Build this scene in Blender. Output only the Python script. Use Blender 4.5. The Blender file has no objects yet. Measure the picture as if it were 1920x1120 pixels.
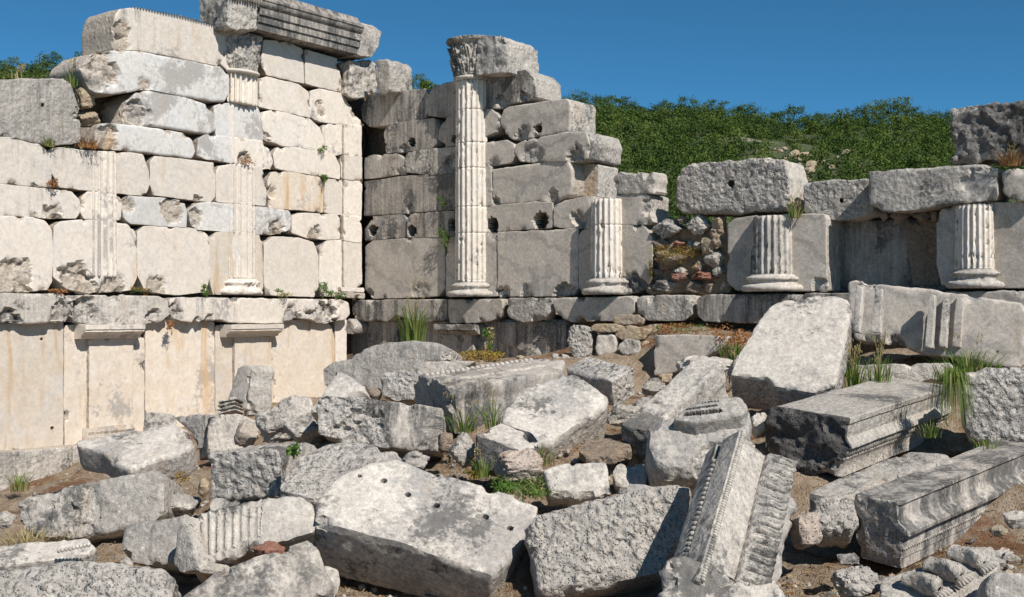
import bpy, math, random
import numpy as np
from mathutils import Vector
from mathutils.geometry import delaunay_2d_cdt

# ------------------------------------------------------------------ camera model
F = 2166.0; CX = 960.0; HY = 585.0; CZ = 1.65
CAM = np.array([0.0, 0.0, CZ])
def ray(px, py): return np.array([(px-CX)/F, 1.0, (HY-py)/F])
def P(px, py, Y): return CAM + ray(px, py)*Y
def proj(p):
    q = np.asarray(p)-CAM
    return (CX+F*q[0]/q[1], HY-F*q[2]/q[1])
def unit(v):
    v = np.asarray(v, float); return v/np.linalg.norm(v)
def hit(px, py, O, N):
    r = ray(px, py); t = np.dot(O-CAM, N)/np.dot(r, N); return CAM+r*t

# ------------------------------------------------------------------ vector noise
_rs = np.random.RandomState(7)
_perm = _rs.permutation(256); _perm = np.concatenate([_perm, _perm, _perm])
_val = _rs.uniform(-1, 1, 256)
def _h(i, j, k): return _perm[_perm[_perm[i & 255]+(j & 255)]+(k & 255)]
def vnoise(p):
    p = np.asarray(p, float); i = np.floor(p).astype(int); f = p-i
    f = f*f*f*(f*(f*6-15)+10)
    x, y, z = i[:, 0], i[:, 1], i[:, 2]; fx, fy, fz = f[:, 0], f[:, 1], f[:, 2]
    r = 0
    for a in (0, 1):
        for b in (0, 1):
            for c in (0, 1):
                w = (fx if a else 1-fx)*(fy if b else 1-fy)*(fz if c else 1-fz)
                r = r+w*_val[_h(x+a, y+b, z+c)]
    return r
def fbm(p, sc, octv=4, gain=.5, off=0.0):
    p = np.asarray(p, float)*sc+off; r = 0; a = 1.0; t = 0
    for o in range(octv):
        r = r+a*vnoise(p+o*17.3); t += a; a *= gain; p = p*2.03
    return r/t
_ox = _rs.uniform(0, 1, 256); _oy = _rs.uniform(0, 1, 256); _oz = _rs.uniform(0, 1, 256)
def worley(p, sc, off=0.0):
    p = np.asarray(p, float)*sc+off; i = np.floor(p).astype(int)
    d1 = np.full(len(p), 9.0)
    for a in (-1, 0, 1):
        for b in (-1, 0, 1):
            for c in (-1, 0, 1):
                h = _h(i[:, 0]+a, i[:, 1]+b, i[:, 2]+c)
                dx = i[:, 0]+a+_ox[h]-p[:, 0]; dy = i[:, 1]+b+_oy[h]-p[:, 1]; dz = i[:, 2]+c+_oz[h]-p[:, 2]
                d1 = np.minimum(d1, dx*dx+dy*dy+dz*dz)
    return np.sqrt(d1)

_gx = _rs.normal(size=(256, 3)); _gx /= np.linalg.norm(_gx, axis=1, keepdims=True)
def facet(p, sc, off=0.0):
    """cleavage planes: every cell of a voronoi pattern is a small tilted plane"""
    p = np.asarray(p, float)*sc+off; i = np.floor(p).astype(int)
    d1 = np.full(len(p), 9.0); out = np.zeros(len(p))
    for a in (-1, 0, 1):
        for b in (-1, 0, 1):
            for c in (-1, 0, 1):
                h = _h(i[:, 0]+a, i[:, 1]+b, i[:, 2]+c)
                q = p-np.stack([i[:, 0]+a+_ox[h], i[:, 1]+b+_oy[h], i[:, 2]+c+_oz[h]], 1)
                dd = (q*q).sum(1); m = dd < d1; d1 = np.where(m, dd, d1); out = np.where(m, (q*_gx[h]).sum(1)*1.2+_val[h]*.35, out)
    return out
# ------------------------------------------------------------------ object helpers
COL = bpy.context.scene.collection
def setp(o, label=None, cat=None, group=None, kind=None):
    if label: o['label'] = label
    if cat: o['category'] = cat
    if group: o['group'] = group
    if kind: o['kind'] = kind
    return o
def thing(name, label, cat, loc=(0, 0, 0), group=None):
    o = bpy.data.objects.new(name, None); COL.objects.link(o); o.location = [float(c) for c in loc]
    o.empty_display_size = .1
    return setp(o, label, cat, group)
def mesh_obj(name, V, Fc, mats, parent=None, midx=None, smooth=True, origin=None, sharp=0):
    """world-space verts; origin = base of thing (top level) or the parent's position"""
    V = np.asarray(V, float)
    if parent is None:
        if origin is None:
            lo, hi = V.min(0), V.max(0); origin = np.array([(lo[0]+hi[0])/2, (lo[1]+hi[1])/2, lo[2]])
        base = np.asarray(origin, float)
    else:
        base = np.zeros(3); q = parent
        while q is not None: base = base+np.array(q.location); q = q.parent
    me = bpy.data.meshes.new(name)
    me.from_pydata((V-base).tolist(), [], Fc)
    if not isinstance(mats, (list, tuple)): mats = [mats]
    for m in mats: me.materials.append(m)
    if midx is not None: me.polygons.foreach_set('material_index', np.asarray(midx, dtype=np.int32))
    if smooth: me.polygons.foreach_set('use_smooth', np.ones(len(Fc), dtype=bool))
    if smooth and sharp: me.set_sharp_from_angle(angle=math.radians(sharp))
    me.update()
    o = bpy.data.objects.new(name, me); COL.objects.link(o)
    if parent is None: o.location = base.tolist()
    else: o.parent = parent
    return o
def vnormals(V, Fc):
    N = np.zeros_like(V)
    for k in (3, 4):
        fs = np.array([f for f in Fc if len(f) == k], dtype=int)
        if len(fs) == 0: continue
        if k == 3: n = np.cross(V[fs[:, 1]]-V[fs[:, 0]], V[fs[:, 2]]-V[fs[:, 0]])
        else: n = np.cross(V[fs[:, 2]]-V[fs[:, 0]], V[fs[:, 3]]-V[fs[:, 1]])
        for c in range(k): np.add.at(N, fs[:, c], n)
    l = np.linalg.norm(N, axis=1, keepdims=True); l[l == 0] = 1
    return N/l
class MB:
    def __init__(s): s.V = []; s.F = []; s.M = []; s.n = 0
    def add(s, V, Fc, m=0):
        V = np.asarray(V, float); s.V.append(V); b = s.n
        s.F += [tuple(i+b for i in f) for f in Fc]; s.M += [m]*len(Fc); s.n += len(V)
    def build(s, name, mats, parent=None, smooth=True, origin=None):
        return mesh_obj(name, np.vstack(s.V), s.F, mats, parent, s.M, smooth, origin)
def ellipsoid(c, ax, nu=8, nv=6):
    """c centre, ax 3 axis vectors"""
    V = []; Fc = []
    for j in range(nv+1):
        t = math.pi*j/nv
        for i in range(nu):
            a = 2*math.pi*i/nu
            V.append(c+ax[0]*math.sin(t)*math.cos(a)+ax[1]*math.sin(t)*math.sin(a)+ax[2]*math.cos(t))
    for j in range(nv):
        for i in range(nu):
            Fc.append((j*nu+i, (j+1)*nu+i, (j+1)*nu+(i+1) % nu, j*nu+(i+1) % nu))
    return np.array(V), Fc
def grid_faces(nr, nc, wrap=False):
    Fc = []
    for j in range(nr-1):
        for i in range(nc if wrap else nc-1):
            a = j*nc+i; b = j*nc+(i+1) % nc
            Fc.append((a, b, b+nc, a+nc))
    return Fc

# ------------------------------------------------------------------ the stone maker
def poly_area(p):
    x, y = p[:, 0], p[:, 1]; return .5*np.sum(x*np.roll(y, -1)-np.roll(x, -1)*y)
def chaikin(p, cut=.03):
    q = []
    for a, b in zip(p, np.roll(p, -1, 0)):
        c = min(.22, cut/(np.linalg.norm(b-a)+1e-9)); q += [a+(b-a)*c, a+(b-a)*(1-c)]
    return np.array(q)
def resample(p, s):
    out = []
    for a, b in zip(p, np.roll(p, -1, 0)):
        L = np.linalg.norm(b-a); n = max(1, int(round(L/s)))
        for k in range(n): out.append(a+(b-a)*k/n)
    return np.array(out)
def seg_dist(pts, poly):
    a = poly; b = np.roll(poly, -1, 0); ab = b-a; l2 = (ab**2).sum(1); l2[l2 == 0] = 1e-12
    D = np.full(len(pts), 1e9)
    for st in range(0, len(pts), 4000):
        q = pts[st:st+4000][:, None, :]
        t = np.clip(((q-a)*ab).sum(2)/l2, 0, 1)
        D[st:st+4000] = np.sqrt((((a+ab*t[..., None])-q)**2).sum(2)).min(1)
    return D
def inside(pts, poly):
    x, y = pts[:, 0], pts[:, 1]; c = np.zeros(len(pts), bool)
    for (x1, y1), (x2, y2) in zip(poly, np.roll(poly, -1, 0)):
        if y1 == y2: continue
        c ^= ((y1 > y) != (y2 > y)) & (x < (x2-x1)*(y-y1)/(y2-y1)+x1)
    return c
SEED = [100]
def slab(name, pts, O, U, Vv, N, T, mats, parent=None, E=None, r=.02, s=.035, rf=.004, rs=.012, warp=.012,
         jit=.006, chips=0, chip_r=.09, dents=(), cut=.12, pick=0.0, pickf=14, back=1.0, carve=None, sf=None, fa=None,
         smooth=True, seed=None, grow=0.0, wf=1.6, side_rough_mat=True, spots=()):
    cut = cut*.16
    """pts: outline (metric, in O/U/Vv plane). N outward normal of the face; the body runs T behind it along E.
    rf/rs roughness of face/sides, pick = tooled dimples, chips = broken bits along the arris"""
    if seed is None: SEED[0] += 1; seed = SEED[0]
    rng = np.random.RandomState(seed); off = rng.uniform(0, 90)
    p = np.asarray(pts, float)
    if poly_area(p) < 0: p = p[::-1]
    if cut > 0: p = chaikin(p, cut)
    p = resample(p, s)
    # jitter outline inwards
    t = np.roll(p, -1, 0)-np.roll(p, 1, 0); t /= np.linalg.norm(t, axis=1, keepdims=True)+1e-9
    nin = np.stack([-t[:, 1], t[:, 0]], 1)
    q3 = np.c_[p, np.full(len(p), off)]
    p = p-nin*grow
    p = p+nin*(jit*(.25+1.3*fbm(q3, 9, 3))[:, None])
    ch = []
    for k in range(chips):
        i = rng.randint(len(p)); R = chip_r*rng.uniform(.5, 1.3); ch.append((p[i]+nin[i]*R*.05, R, R*rng.uniform(.35, .7)))
    for c, R, dp in ch:
        d = np.linalg.norm(p-c, axis=1); w = np.clip(1-(d/(R*.8))**2, 0, 1); p = p+nin*(w*R*.22)[:, None]
    n0 = len(p)
    allp = [p]
    lo, hi = p.min(0), p.max(0)
    r = min(r, .3*min(hi-lo), T*.45)
    for k in (.15, .5, 1.05):
        q = p+nin*(r*k)
        st = max(1, int(r*k/s*.6)); q = q[::st]
        ok = inside(q, p); q = q[ok]
        if len(q): q = q[seg_dist(q, p) > r*k*.85]; allp.append(q)
    s2 = sf or s
    gx = np.arange(lo[0], hi[0], s2); gy = np.arange(lo[1], hi[1], s2)
    G = np.array(np.meshgrid(gx, gy)).reshape(2, -1).T; G = G+rng.uniform(-.3, .3, G.shape)*s2
    G = G[inside(G, p)]
    if len(G): G = G[seg_dist(G, p) > r*1.1+s2*.5]; allp.append(G)
    for du, dv, dr, dd in dents:
        a = np.linspace(0, 2*math.pi, 11)[:-1]
        for kk in (.3, .8, .93, 1.05, 1.2): allp.append(np.c_[du+dr*kk*np.cos(a), dv+dr*kk*np.sin(a)])
    A = np.vstack(allp)
    ed = [(i, (i+1) % n0) for i in range(n0)]
    vs, es, fs, ov, oe, of = delaunay_2d_cdt([Vector(q) for q in A], ed, [], 1, 1e-5)
    W2 = np.array([(v.x, v.y) for v in vs])
    mp = {}
    for i, l in enumerate(ov):
        for j in l: mp[j] = i
    loop = [mp[i] for i in range(n0)]
    # remove duplicates in the loop
    lp = [];
    for i in loop:
        if not lp or lp[-1] != i: lp.append(i)
    loop = lp; tri = [tuple(f) for f in fs if len(f) == 3]
    a = np.array(tri); ar = np.cross(W2[a[:, 1]]-W2[a[:, 0]], W2[a[:, 2]]-W2[a[:, 0]])
    tri = [t if x > 0 else t[::-1] for t, x in zip(tri, ar)]
    d = seg_dist(W2, p); d[loop] = 0
    rr = r*(.75+.6*np.clip(fbm(np.c_[W2, np.full(len(W2), off+5)], 4, 3)*1.6, -.8, 1))
    x = np.clip(1-d/np.maximum(rr, 1e-4), 0, 1); w = -rr*(1-np.sqrt(1-x*x*.98))
    w[loop] = -r
    hole = np.zeros(len(W2))
    for c, R, dp in ch:
        dd = np.linalg.norm(W2-c, axis=1)
        rg = 1+.35*fbm(np.c_[W2, np.full(len(W2), off+9)], 14, 3)
        w -= np.clip(dp*(1-(dd/(R*rg))**2), 0, None); hole = np.maximum(hole, (dd < R*rg*.92)*1.0)
    for du, dv, R, dp in spots:      # large broken hollows in the face
        dd = np.hypot(W2[:, 0]-du, W2[:, 1]-dv)
        rg = 1+.9*fbm(np.c_[W2, np.full(len(W2), off+29)], 5, 4, .6)
        m = np.clip((1-dd/(R*rg))*(16 if dp > .085 else 6), 0, 1); hole = np.maximum(hole, m)
        w -= m*dp*(1+1.1*fbm(np.c_[W2, np.full(len(W2), off+39)], 9, 4, .6))
    inner = np.zeros(len(W2))
    for du, dv, dr, dp in dents:
        dd = np.hypot(W2[:, 0]-du, W2[:, 1]-dv); inner = np.maximum(inner, (dd < dr*.97)*1.0); w -= dp*np.clip((1.04-dd/dr)*14, 0, 1)
    if carve is not None: w = w+carve(W2[:, 0], W2[:, 1])
    n = len(W2)
    M = max(2, int((T-2*r)/(s*1.3)))
    if E is None: E = -N
    E = unit(E)
    cen = p.mean(0)
    def place(q, depth):   # depth >=0 behind the face
        k = 1+(back-1)*np.clip(depth/T, 0, 1)
        q = cen+(q-cen)*np.asarray(k).reshape(-1, 1)
        return O+q[:, :1]*U+q[:, 1:]*Vv+np.asarray(depth).reshape(-1, 1)*E
    front = place(W2, -w)
    rings = []
    for m in range(1, M):
        dep = r+(T-2*r)*m/M; rings.append(place(W2[loop], np.full(len(loop), dep)))
    wb = np.where(np.isin(np.arange(n), loop), -r, -rr*(1-np.sqrt(1-x*x*.98)))
    backv = place(W2, T+wb)
    V = np.vstack([front]+rings+[backv]); nl = len(loop)
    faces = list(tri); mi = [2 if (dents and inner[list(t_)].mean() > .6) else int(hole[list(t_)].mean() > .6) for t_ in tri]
    def ringidx(m):
        if m == 0: return loop
        if m == M: return [n+(M-1)*nl+i for i in loop]
        return [n+(m-1)*nl+i for i in range(nl)]
    for m in range(M):
        a, b = ringidx(m), ringidx(m+1)
        for i in range(nl):
            j = (i+1) % nl; faces.append((a[i], b[i], b[j], a[j])); mi.append(1)
    bo = n+(M-1)*nl
    faces += [tuple(i+bo for i in t[::-1]) for t in tri]; mi += [1]*len(tri)
    # handedness
    if np.dot(np.cross(U, Vv), N) < 0: faces = [f[::-1] for f in faces]
    NN = vnormals(V, faces)
    isf = np.zeros(len(V)); isf[:n] = np.clip((d/(r*1.2+1e-6)), 0, 1)
    isf[:n] *= 1-.9*hole; amp = rf*isf+rs*(1-isf)
    disp = .6*warp*fbm(V, wf, 2, off=off)+amp*(fbm(V, 9, 4, .6, off=off+3))*1.6
    if fa is None: fa = .012
    hv = np.zeros(len(V)); hv[:n] = hole
    wgt = np.clip((1-isf)*.25+hv*1.6, 0, 1.6); Vw = V+fbm(V, 3, 2, off=off)[:, None]*.08
    disp += wgt*fa*(facet(Vw, 4.5, off)+.5*facet(Vw, 11, off+4))
    if pick > 0:
        pk = (.55-np.minimum(worley(V+fbm(V, 5, 2)[:, None]*.05, pickf, off), 1.0))
        disp += pick*pk*(isf if side_rough_mat is False else 1)
    V = V+NN*disp[:, None]
    if not isinstance(mats, (list, tuple)): mats = [mats, mats]
    mats = list(mats)+[globals()['M']['core']]  # dent interiors get the dark core colour as painted shade inside holes and grooves
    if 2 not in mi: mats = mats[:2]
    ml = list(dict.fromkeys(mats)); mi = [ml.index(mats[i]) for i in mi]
    return mesh_obj(name, V, faces, ml, parent, mi, smooth, sharp=38)

def plane_frame(N):
    N = unit(N); up = np.array([0, 0, 1.0])
    U = np.cross(up, N); U = unit(U) if np.linalg.norm(U) > 1e-3 else np.array([1.0, 0, 0])
    return U, np.cross(N, U), N
def px_slab(name, poly, Y, n, T, mats, parent=None, dents=(), spots=(), **kw):
    """face outline given where it is seen; the plane passes at distance Y through its middle"""
    pl = np.array(poly, float); c = (pl.min(0)+pl.max(0))/2
    O = P(c[0], c[1], Y); U, Vv, N = plane_frame(n)
    h = [hit(x, y, O, N)-O for x, y in pl]
    pts = [(np.dot(q, U), np.dot(q, Vv)) for q in h]
    def cv(lst):
        o = []
        for x, y, a, b in lst:
            q = hit(x, y, O, N)-O; o.append((np.dot(q, U), np.dot(q, Vv), a, b))
        return o
    return slab(name, pts, O, U, Vv, N, T, mats, parent, dents=cv(dents), spots=cv(spots), **kw)

def fit(A, B, C, D, Y, g=(1.1, 1.1, 1.0), verbose=None):
    """A nearest corner of a squared block, B C D the ends of its three edges (as seen); finds the block in space"""
    px = [A, B, C, D]
    y = np.array([g[0]*Y, g[1]*Y, g[2]*Y]); y0 = y.copy()
    a = P(A[0], A[1], Y)
    def res(y):
        e = [P(px[i+1][0], px[i+1][1], y[i])-a for i in range(3)]; e = [v/np.linalg.norm(v) for v in e]
        return np.array([e[0]@e[1], e[0]@e[2], e[1]@e[2], *(.25*(y-y0)/Y)])
    lam = 1e-3; R = res(y)
    for it in range(80):
        J = np.zeros((6, 3))
        for k in range(3):
            dy = y.copy(); dy[k] += 1e-5; J[:, k] = (res(dy)-R)/1e-5
        st = np.linalg.solve(J.T@J+lam*np.eye(3), -J.T@R); y2 = y+np.clip(st, -.5, .5); R2 = res(y2)
        if R2@R2 < R@R: y, R, lam = y2, R2, lam*.5
        else: lam *= 3
    b, c, d = [P(px[i+1][0], px[i+1][1], y[i]) for i in range(3)]
    if verbose: print('FIT', verbose, 'cos', np.round(R[:3], 2), 'len', [round(float(np.linalg.norm(v-a)), 2) for v in (b, c, d)],
                      'dirs', [np.round(unit(v-a), 2).tolist() for v in (b, c, d)])
    return a, b, c, d
def orth(ax, *others):
    v = ax.copy()
    for o in others: v = v-np.dot(v, o)*o
    return unit(v)
def fit_block(name, f, T, mats, parent=None, face=None, profile=None, px=None, **kw):
    """f=(a,b,c,d): face spanned by c,d at a; body runs along b. profile: outline in fractions of (c,d) or px outline"""
    a, b, c, d = f
    U = unit(c-a); Vv = orth(d-a, U); N = np.cross(U, Vv)
    if np.dot(N, b-a) > 0: N = -N
    lc = np.dot(c-a, U); ld = np.dot(d-a, Vv)
    if T is None: T = float(abs(np.dot(b-a, N)))
    if px is not None: pts = [((hit(x, y, a, N)-a)@U, (hit(x, y, a, N)-a)@Vv) for x, y in px]
    elif profile is not None: pts = [(x*lc, y*ld) for x, y in profile]
    else: pts = [(0, 0), (lc, 0), (lc, ld), (0, ld)]
    return slab(name, pts, a, U, Vv, N, T, mats, parent, **kw)

# ------------------------------------------------------------------ the two walls
D0 = 18.0
P0 = P(682, HY, D0); P0[2] = 0
dL = np.array([-.604, -.797, 0]); nL = np.array([.797, -.604, 0])
dR = np.array([.797, -.604, 0]); nR = np.array([-.604, -.797, 0])
ZU = np.array([0, 0, 1.0])
WALL = {'L': (dL, nL), 'R': (dR, nR)}
def wall_uv(w, px, py, out=0.0):
    d, n = WALL[w]; q = hit(px, py, P0+n*out, n)-P0
    return float(q@d), float(q[2])
def wall_pt(w, u, z, out=0.0):
    d, n = WALL[w]; return P0+d*u+n*out+ZU*z
def wslab(w, name, poly, T, mats, parent, out=0.0, dents=(), spots=(), **kw):
    d, n = WALL[w]; pts = [wall_uv(w, x, y, out) for x, y in poly]
    cv = lambda l: [(*wall_uv(w, x, y, out), a, b) for x, y, a, b in l]
    return slab(name, pts, P0+n*out, d, ZU, n, T, mats, parent, dents=cv(dents), spots=cv(spots), **kw)
# ------------------------------------------------------------------ materials
def nt(name):
    m = bpy.data.materials.new(name); m.use_nodes = True; t = m.node_tree; t.nodes.clear()
    return m, t
class NB:
    def __init__(s, t): s.t = t
    def n(s, typ, **kw):
        nd = s.t.nodes.new(typ)
        for k, v in kw.items(): setattr(nd, k, v)
        return nd
    def L(s, a, b): s.t.links.new(a, b)
    def val(s, sock, v):
        if hasattr(v, 'links'): s.L(v, sock)
        elif isinstance(v, (tuple, list)) and len(v) == 3 and sock.type == 'RGBA': sock.default_value = (*v, 1)
        else: sock.default_value = v
    def math(s, op, a, b=None, clamp=False):
        nd = s.n('ShaderNodeMath', operation=op, use_clamp=clamp); s.val(nd.inputs[0], a)
        if b is not None: s.val(nd.inputs[1], b)
        return nd.outputs[0]
    def noise(s, vec, sc, det=5, rough=.55, dist=0):
        nd = s.n('ShaderNodeTexNoise'); s.L(vec, nd.inputs['Vector']); nd.inputs['Scale'].default_value = sc
        nd.inputs['Detail'].default_value = det; nd.inputs['Roughness'].default_value = rough
        nd.inputs['Distortion'].default_value = dist; return nd.outputs['Fac']
    def voro(s, vec, sc, feat='F1', rnd=1):
        nd = s.n('ShaderNodeTexVoronoi', feature=feat); s.L(vec, nd.inputs['Vector']); nd.inputs['Scale'].default_value = sc
        nd.inputs['Randomness'].default_value = rnd; return nd.outputs['Distance']
    def ramp(s, x, lo, hi, a=0., b=1.):
        nd = s.n('ShaderNodeMapRange', interpolation_type='SMOOTHSTEP'); s.val(nd.inputs['Value'], x)
        for k, v in zip(('From Min', 'From Max', 'To Min', 'To Max'), (lo, hi, a, b)): nd.inputs[k].default_value = v
        return nd.outputs[0]
    def mix(s, f, a, b, blend='MIX'):
        nd = s.n('ShaderNodeMix', data_type='RGBA', blend_type=blend); s.val(nd.inputs[0], f)
        s.val(nd.inputs[6], a); s.val(nd.inputs[7], b); return nd.outputs[2]
    def vmul(s, vec, v):
        nd = s.n('ShaderNodeVectorMath', operation='MULTIPLY'); s.L(vec, nd.inputs[0]); nd.inputs[1].default_value = v; return nd.outputs[0]

def stone(name, base=(.56, .52, .46), base2=None, grey=(.31, .298, .28), greyamt=.4, dark=(.07, .068, .065), streak=.0,
          warm=(.50, .33, .18), warmamt=.15, speck=.15, bump=.5, pits=.3, vein=.0, blue=.0, light=0.0, patch_scale=1.3, lich=0.0,
          strdir=(5, 5, .45), fine=95, grain=1.0, crust=0.0, hew=0.0, rain=0.0):
    wm = lambda c: (c[0]*1.03, c[1]*.995, c[2]*.975)
    base2 = base2 or tuple(c*.82 for c in base); base, base2, grey = wm(base), wm(base2), wm(grey)
    m, t = nt(name); b = NB(t)
    geo = b.n('ShaderNodeNewGeometry'); oi = b.n('ShaderNodeObjectInfo')
    off = b.n('ShaderNodeVectorMath', operation='ADD'); b.L(geo.outputs['Position'], off.inputs[0])
    sc = b.math('MULTIPLY', oi.outputs['Random'], 37.0)
    cmb = b.n('ShaderNodeCombineXYZ'); b.L(sc, cmb.inputs[0]); b.L(sc, cmb.inputs[1])
    b.L(cmb.outputs[0], off.inputs[1]); v = off.outputs[0]
    if base2 is None: base2 = tuple(c*.82 for c in base)
    n2 = b.noise(v, 5.5, 7, .65)
    col = b.mix(b.ramp(n2, .32, .68), base, base2)
    # per block tone
    tone = b.ramp(oi.outputs['Random'], 0, 1, .90, 1.06)
    n1 = b.noise(v, patch_scale, 8, .62, .4)
    if blue > 0:
        nb = b.noise(v, 2.1, 5, .6, 1.2)
        col = b.mix(b.ramp(nb, .5, .68, 0, blue), col, (.58, .59, .60))
    if vein > 0:
        wv = b.n('ShaderNodeTexWave', wave_type='BANDS', bands_direction='DIAGONAL'); b.L(v, wv.inputs['Vector'])
        wv.inputs['Scale'].default_value = 1.1; wv.inputs['Distortion'].default_value = 9; wv.inputs['Detail'].default_value = 5
        wv.inputs['Detail Scale'].default_value = 1.3
        col = b.mix(b.ramp(wv.outputs['Fac'], .0, .16, vein, 0), col, tuple(c*.55 for c in grey))
    nm = b.noise(v, 17, 6, .7)
    n1 = b.math('ADD', n1, b.ramp(oi.outputs['Random'], 0, 1, -.07, .07))
    n1b = b.math('ADD', n1, b.math('MULTIPLY', b.math('SUBTRACT', nm, .5), .45))
    col = b.mix(b.ramp(n1b, .64-.28*greyamt, .74-.25*greyamt, 0, .85), col, grey)
    col = b.mix(b.ramp(nm, .40, .66, 0, .35+.25*greyamt), col, b.mix(.5, grey, tuple(c*.8 for c in base)))
    if warmamt > 0:
        nw = b.noise(b.vmul(v, (1.6, 1.6, .28)), 2.3, 5, .6, .6)
        col = b.mix(b.ramp(nw, .60-.12*warmamt, .78-.12*warmamt, 0, min(1, .35+warmamt)), col, warm)
    if streak > 0:
        ns = b.noise(b.vmul(v, strdir), 1.6, 7, .68)
        nk = b.noise(v, 1.0, 3, .5)
        f = b.math('MULTIPLY', b.ramp(ns, .60-.2*streak, .74-.12*streak), b.ramp(nk, .58-.22*streak, .68-.1*streak))
        nf = b.noise(v, 38, 4, .7)
        f = b.math('MULTIPLY', f, b.ramp(nf, .3, .56, .35, .95))
        col = b.mix(f, col, dark)
    if speck > 0:
        nsx = b.noise(v, fine, 3, .6)
        col = b.mix(b.ramp(nsx, .60-.08*speck, .72-.05*speck, 0, .55), col, dark)
        ng = b.noise(v, fine*2.2, 2, .5)
        col = b.mix(b.ramp(ng, .52, .7, 0, .35*min(1, speck*2)), col, tuple(c*.5 for c in grey))
    if crust > 0:
        nc = b.math('ADD', b.noise(v, 1.7, 5, .6, .3), b.math('MULTIPLY', b.math('SUBTRACT', b.noise(v, 24, 6, .75), .5), .55))
        col = b.mix(b.ramp(nc, .56-.1*crust, .66-.1*crust, 0, .8), col, tuple(c*1.3 for c in dark))
    if lich > 0:
        nl = b.voro(v, 22); nq = b.noise(v, 3, 4)
        f = b.math('MULTIPLY', b.ramp(nl, .10, .26, 1, 0), b.ramp(nq, .45, .6))
        col = b.mix(b.math('MULTIPLY', f, lich), col, (.62, .61, .58))
    g1 = b.ramp(b.noise(v, 150, 3, .6), .3, .7, 1-.16*grain, 1+.10*grain); g2 = b.ramp(b.noise(v, 31, 5, .7), .32, .68, 1-.20*grain, 1+.09*grain)
    tone = b.math('MULTIPLY', tone, b.math('MULTIPLY', g1, g2))
    if rain > 0:
        rv = b.noise(b.vmul(v, (30, 30, 1.8)), 1.0, 5, .7)
        tone = b.math('MULTIPLY', tone, b.ramp(rv, .32, .62, 1-.34*rain, 1.06))
    mt = b.n('ShaderNodeMix', data_type='RGBA', blend_type='MULTIPLY'); mt.inputs[0].default_value = 1
    b.L(col, mt.inputs[6]); cc = b.n('ShaderNodeCombineColor'); [b.L(tone, cc.inputs[i]) for i in range(3)]; b.L(cc.outputs[0], mt.inputs[7])
    col = mt.outputs[2]
    bs = b.n('ShaderNodeBsdfPrincipled'); b.L(col, bs.inputs['Base Color'])
    bs.inputs['Roughness'].default_value = .86; bs.inputs['Specular IOR Level'].default_value = .25
    h1 = b.noise(v, 26, 9, .66); h2 = b.noise(v, 95, 5, .6)
    h = b.math('ADD', b.math('MULTIPLY', h1, 1.0), b.math('MULTIPLY', h2, .35))
    if pits > 0:
        pv = b.voro(v, 48); pq = b.voro(v, 13)
        h = b.math('SUBTRACT', h, b.math('MULTIPLY', b.ramp(pv, .05, .34, 1, 0), pits))
        h = b.math('ADD', h, b.math('MULTIPLY', b.ramp(pq, .0, .6), pits*1.2))
    if hew > 0:
        dv = b.n('ShaderNodeVectorMath', operation='ADD'); nv_ = b.n('ShaderNodeTexNoise'); b.L(v, nv_.inputs['Vector']); nv_.inputs['Scale'].default_value = 9
        sv = b.n('ShaderNodeVectorMath', operation='SCALE'); b.L(nv_.outputs['Color'], sv.inputs[0]); sv.inputs['Scale'].default_value = .09; b.L(v, dv.inputs[0]); b.L(sv.outputs[0], dv.inputs[1])
        h = b.math('ADD', h, b.math('MULTIPLY', b.ramp(b.voro(dv.outputs[0], 19), .05, .62, 1, 0), hew)); h = b.math('ADD', h, b.math('MULTIPLY', b.noise(v, 11, 4, .6), hew*1.2))
    bp = b.n('ShaderNodeBump'); bp.inputs['Strength'].default_value = min(1, bump); bp.inputs['Distance'].default_value = .022*max(.5, bump)
    b.L(h, bp.inputs['Height']); b.L(bp.outputs[0], bs.inputs['Normal'])
    o = b.n('ShaderNodeOutputMaterial'); b.L(bs.outputs[0], o.inputs[0])
    return m
def plain(name, c1, c2, sc=8, rough=.9, bump=.0, trans=0.0, rnd=.0):
    m, t = nt(name); b = NB(t); geo = b.n('ShaderNodeNewGeometry'); oi = b.n('ShaderNodeObjectInfo')
    nn = b.noise(geo.outputs['Position'], sc, 5, .6)
    col = b.mix(b.ramp(nn, .35, .65), c1, c2)
    if rnd: # per leaf variation
        col = b.mix(b.math('MULTIPLY', geo.outputs['Random Per Island'], rnd), col, tuple(min(1, c*1.9+.01) for c in c2))
    bs = b.n('ShaderNodeBsdfPrincipled'); b.L(col, bs.inputs['Base Color']); bs.inputs['Roughness'].default_value = rough
    bs.inputs['Specular IOR Level'].default_value = .2
    if bump:
        bp = b.n('ShaderNodeBump'); bp.inputs['Strength'].default_value = bump; bp.inputs['Distance'].default_value = .03
        b.L(b.noise(geo.outputs['Position'], 30, 8, .7), bp.inputs['Height']); b.L(bp.outputs[0], bs.inputs['Normal'])
    out = b.n('ShaderNodeOutputMaterial')
    if trans:
        tr = b.n('ShaderNodeBsdfTranslucent'); b.L(col, tr.inputs[0]); mx = b.n('ShaderNodeMixShader'); mx.inputs[0].default_value = trans
        b.L(bs.outputs[0], mx.inputs[1]); b.L(tr.outputs[0], mx.inputs[2]); b.L(mx.outputs[0], out.inputs[0])
    else: b.L(bs.outputs[0], out.inputs[0])
    return m
CREAM = (.70, .645, .57); CREAM2 = (.655, .60, .52)
M = {}
M['cream'] = stone('cream_marble', CREAM, CREAM2, greyamt=.12, warmamt=.06, speck=0, bump=.25, pits=.05, blue=.25, vein=.06, grain=.35)
M['cream_blue'] = stone('bluish_marble', (.62, .61, .58), (.56, .55, .52), greyamt=.3, warmamt=.04, speck=0, bump=.32, pits=.08, blue=.6, grain=.5)
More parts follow.
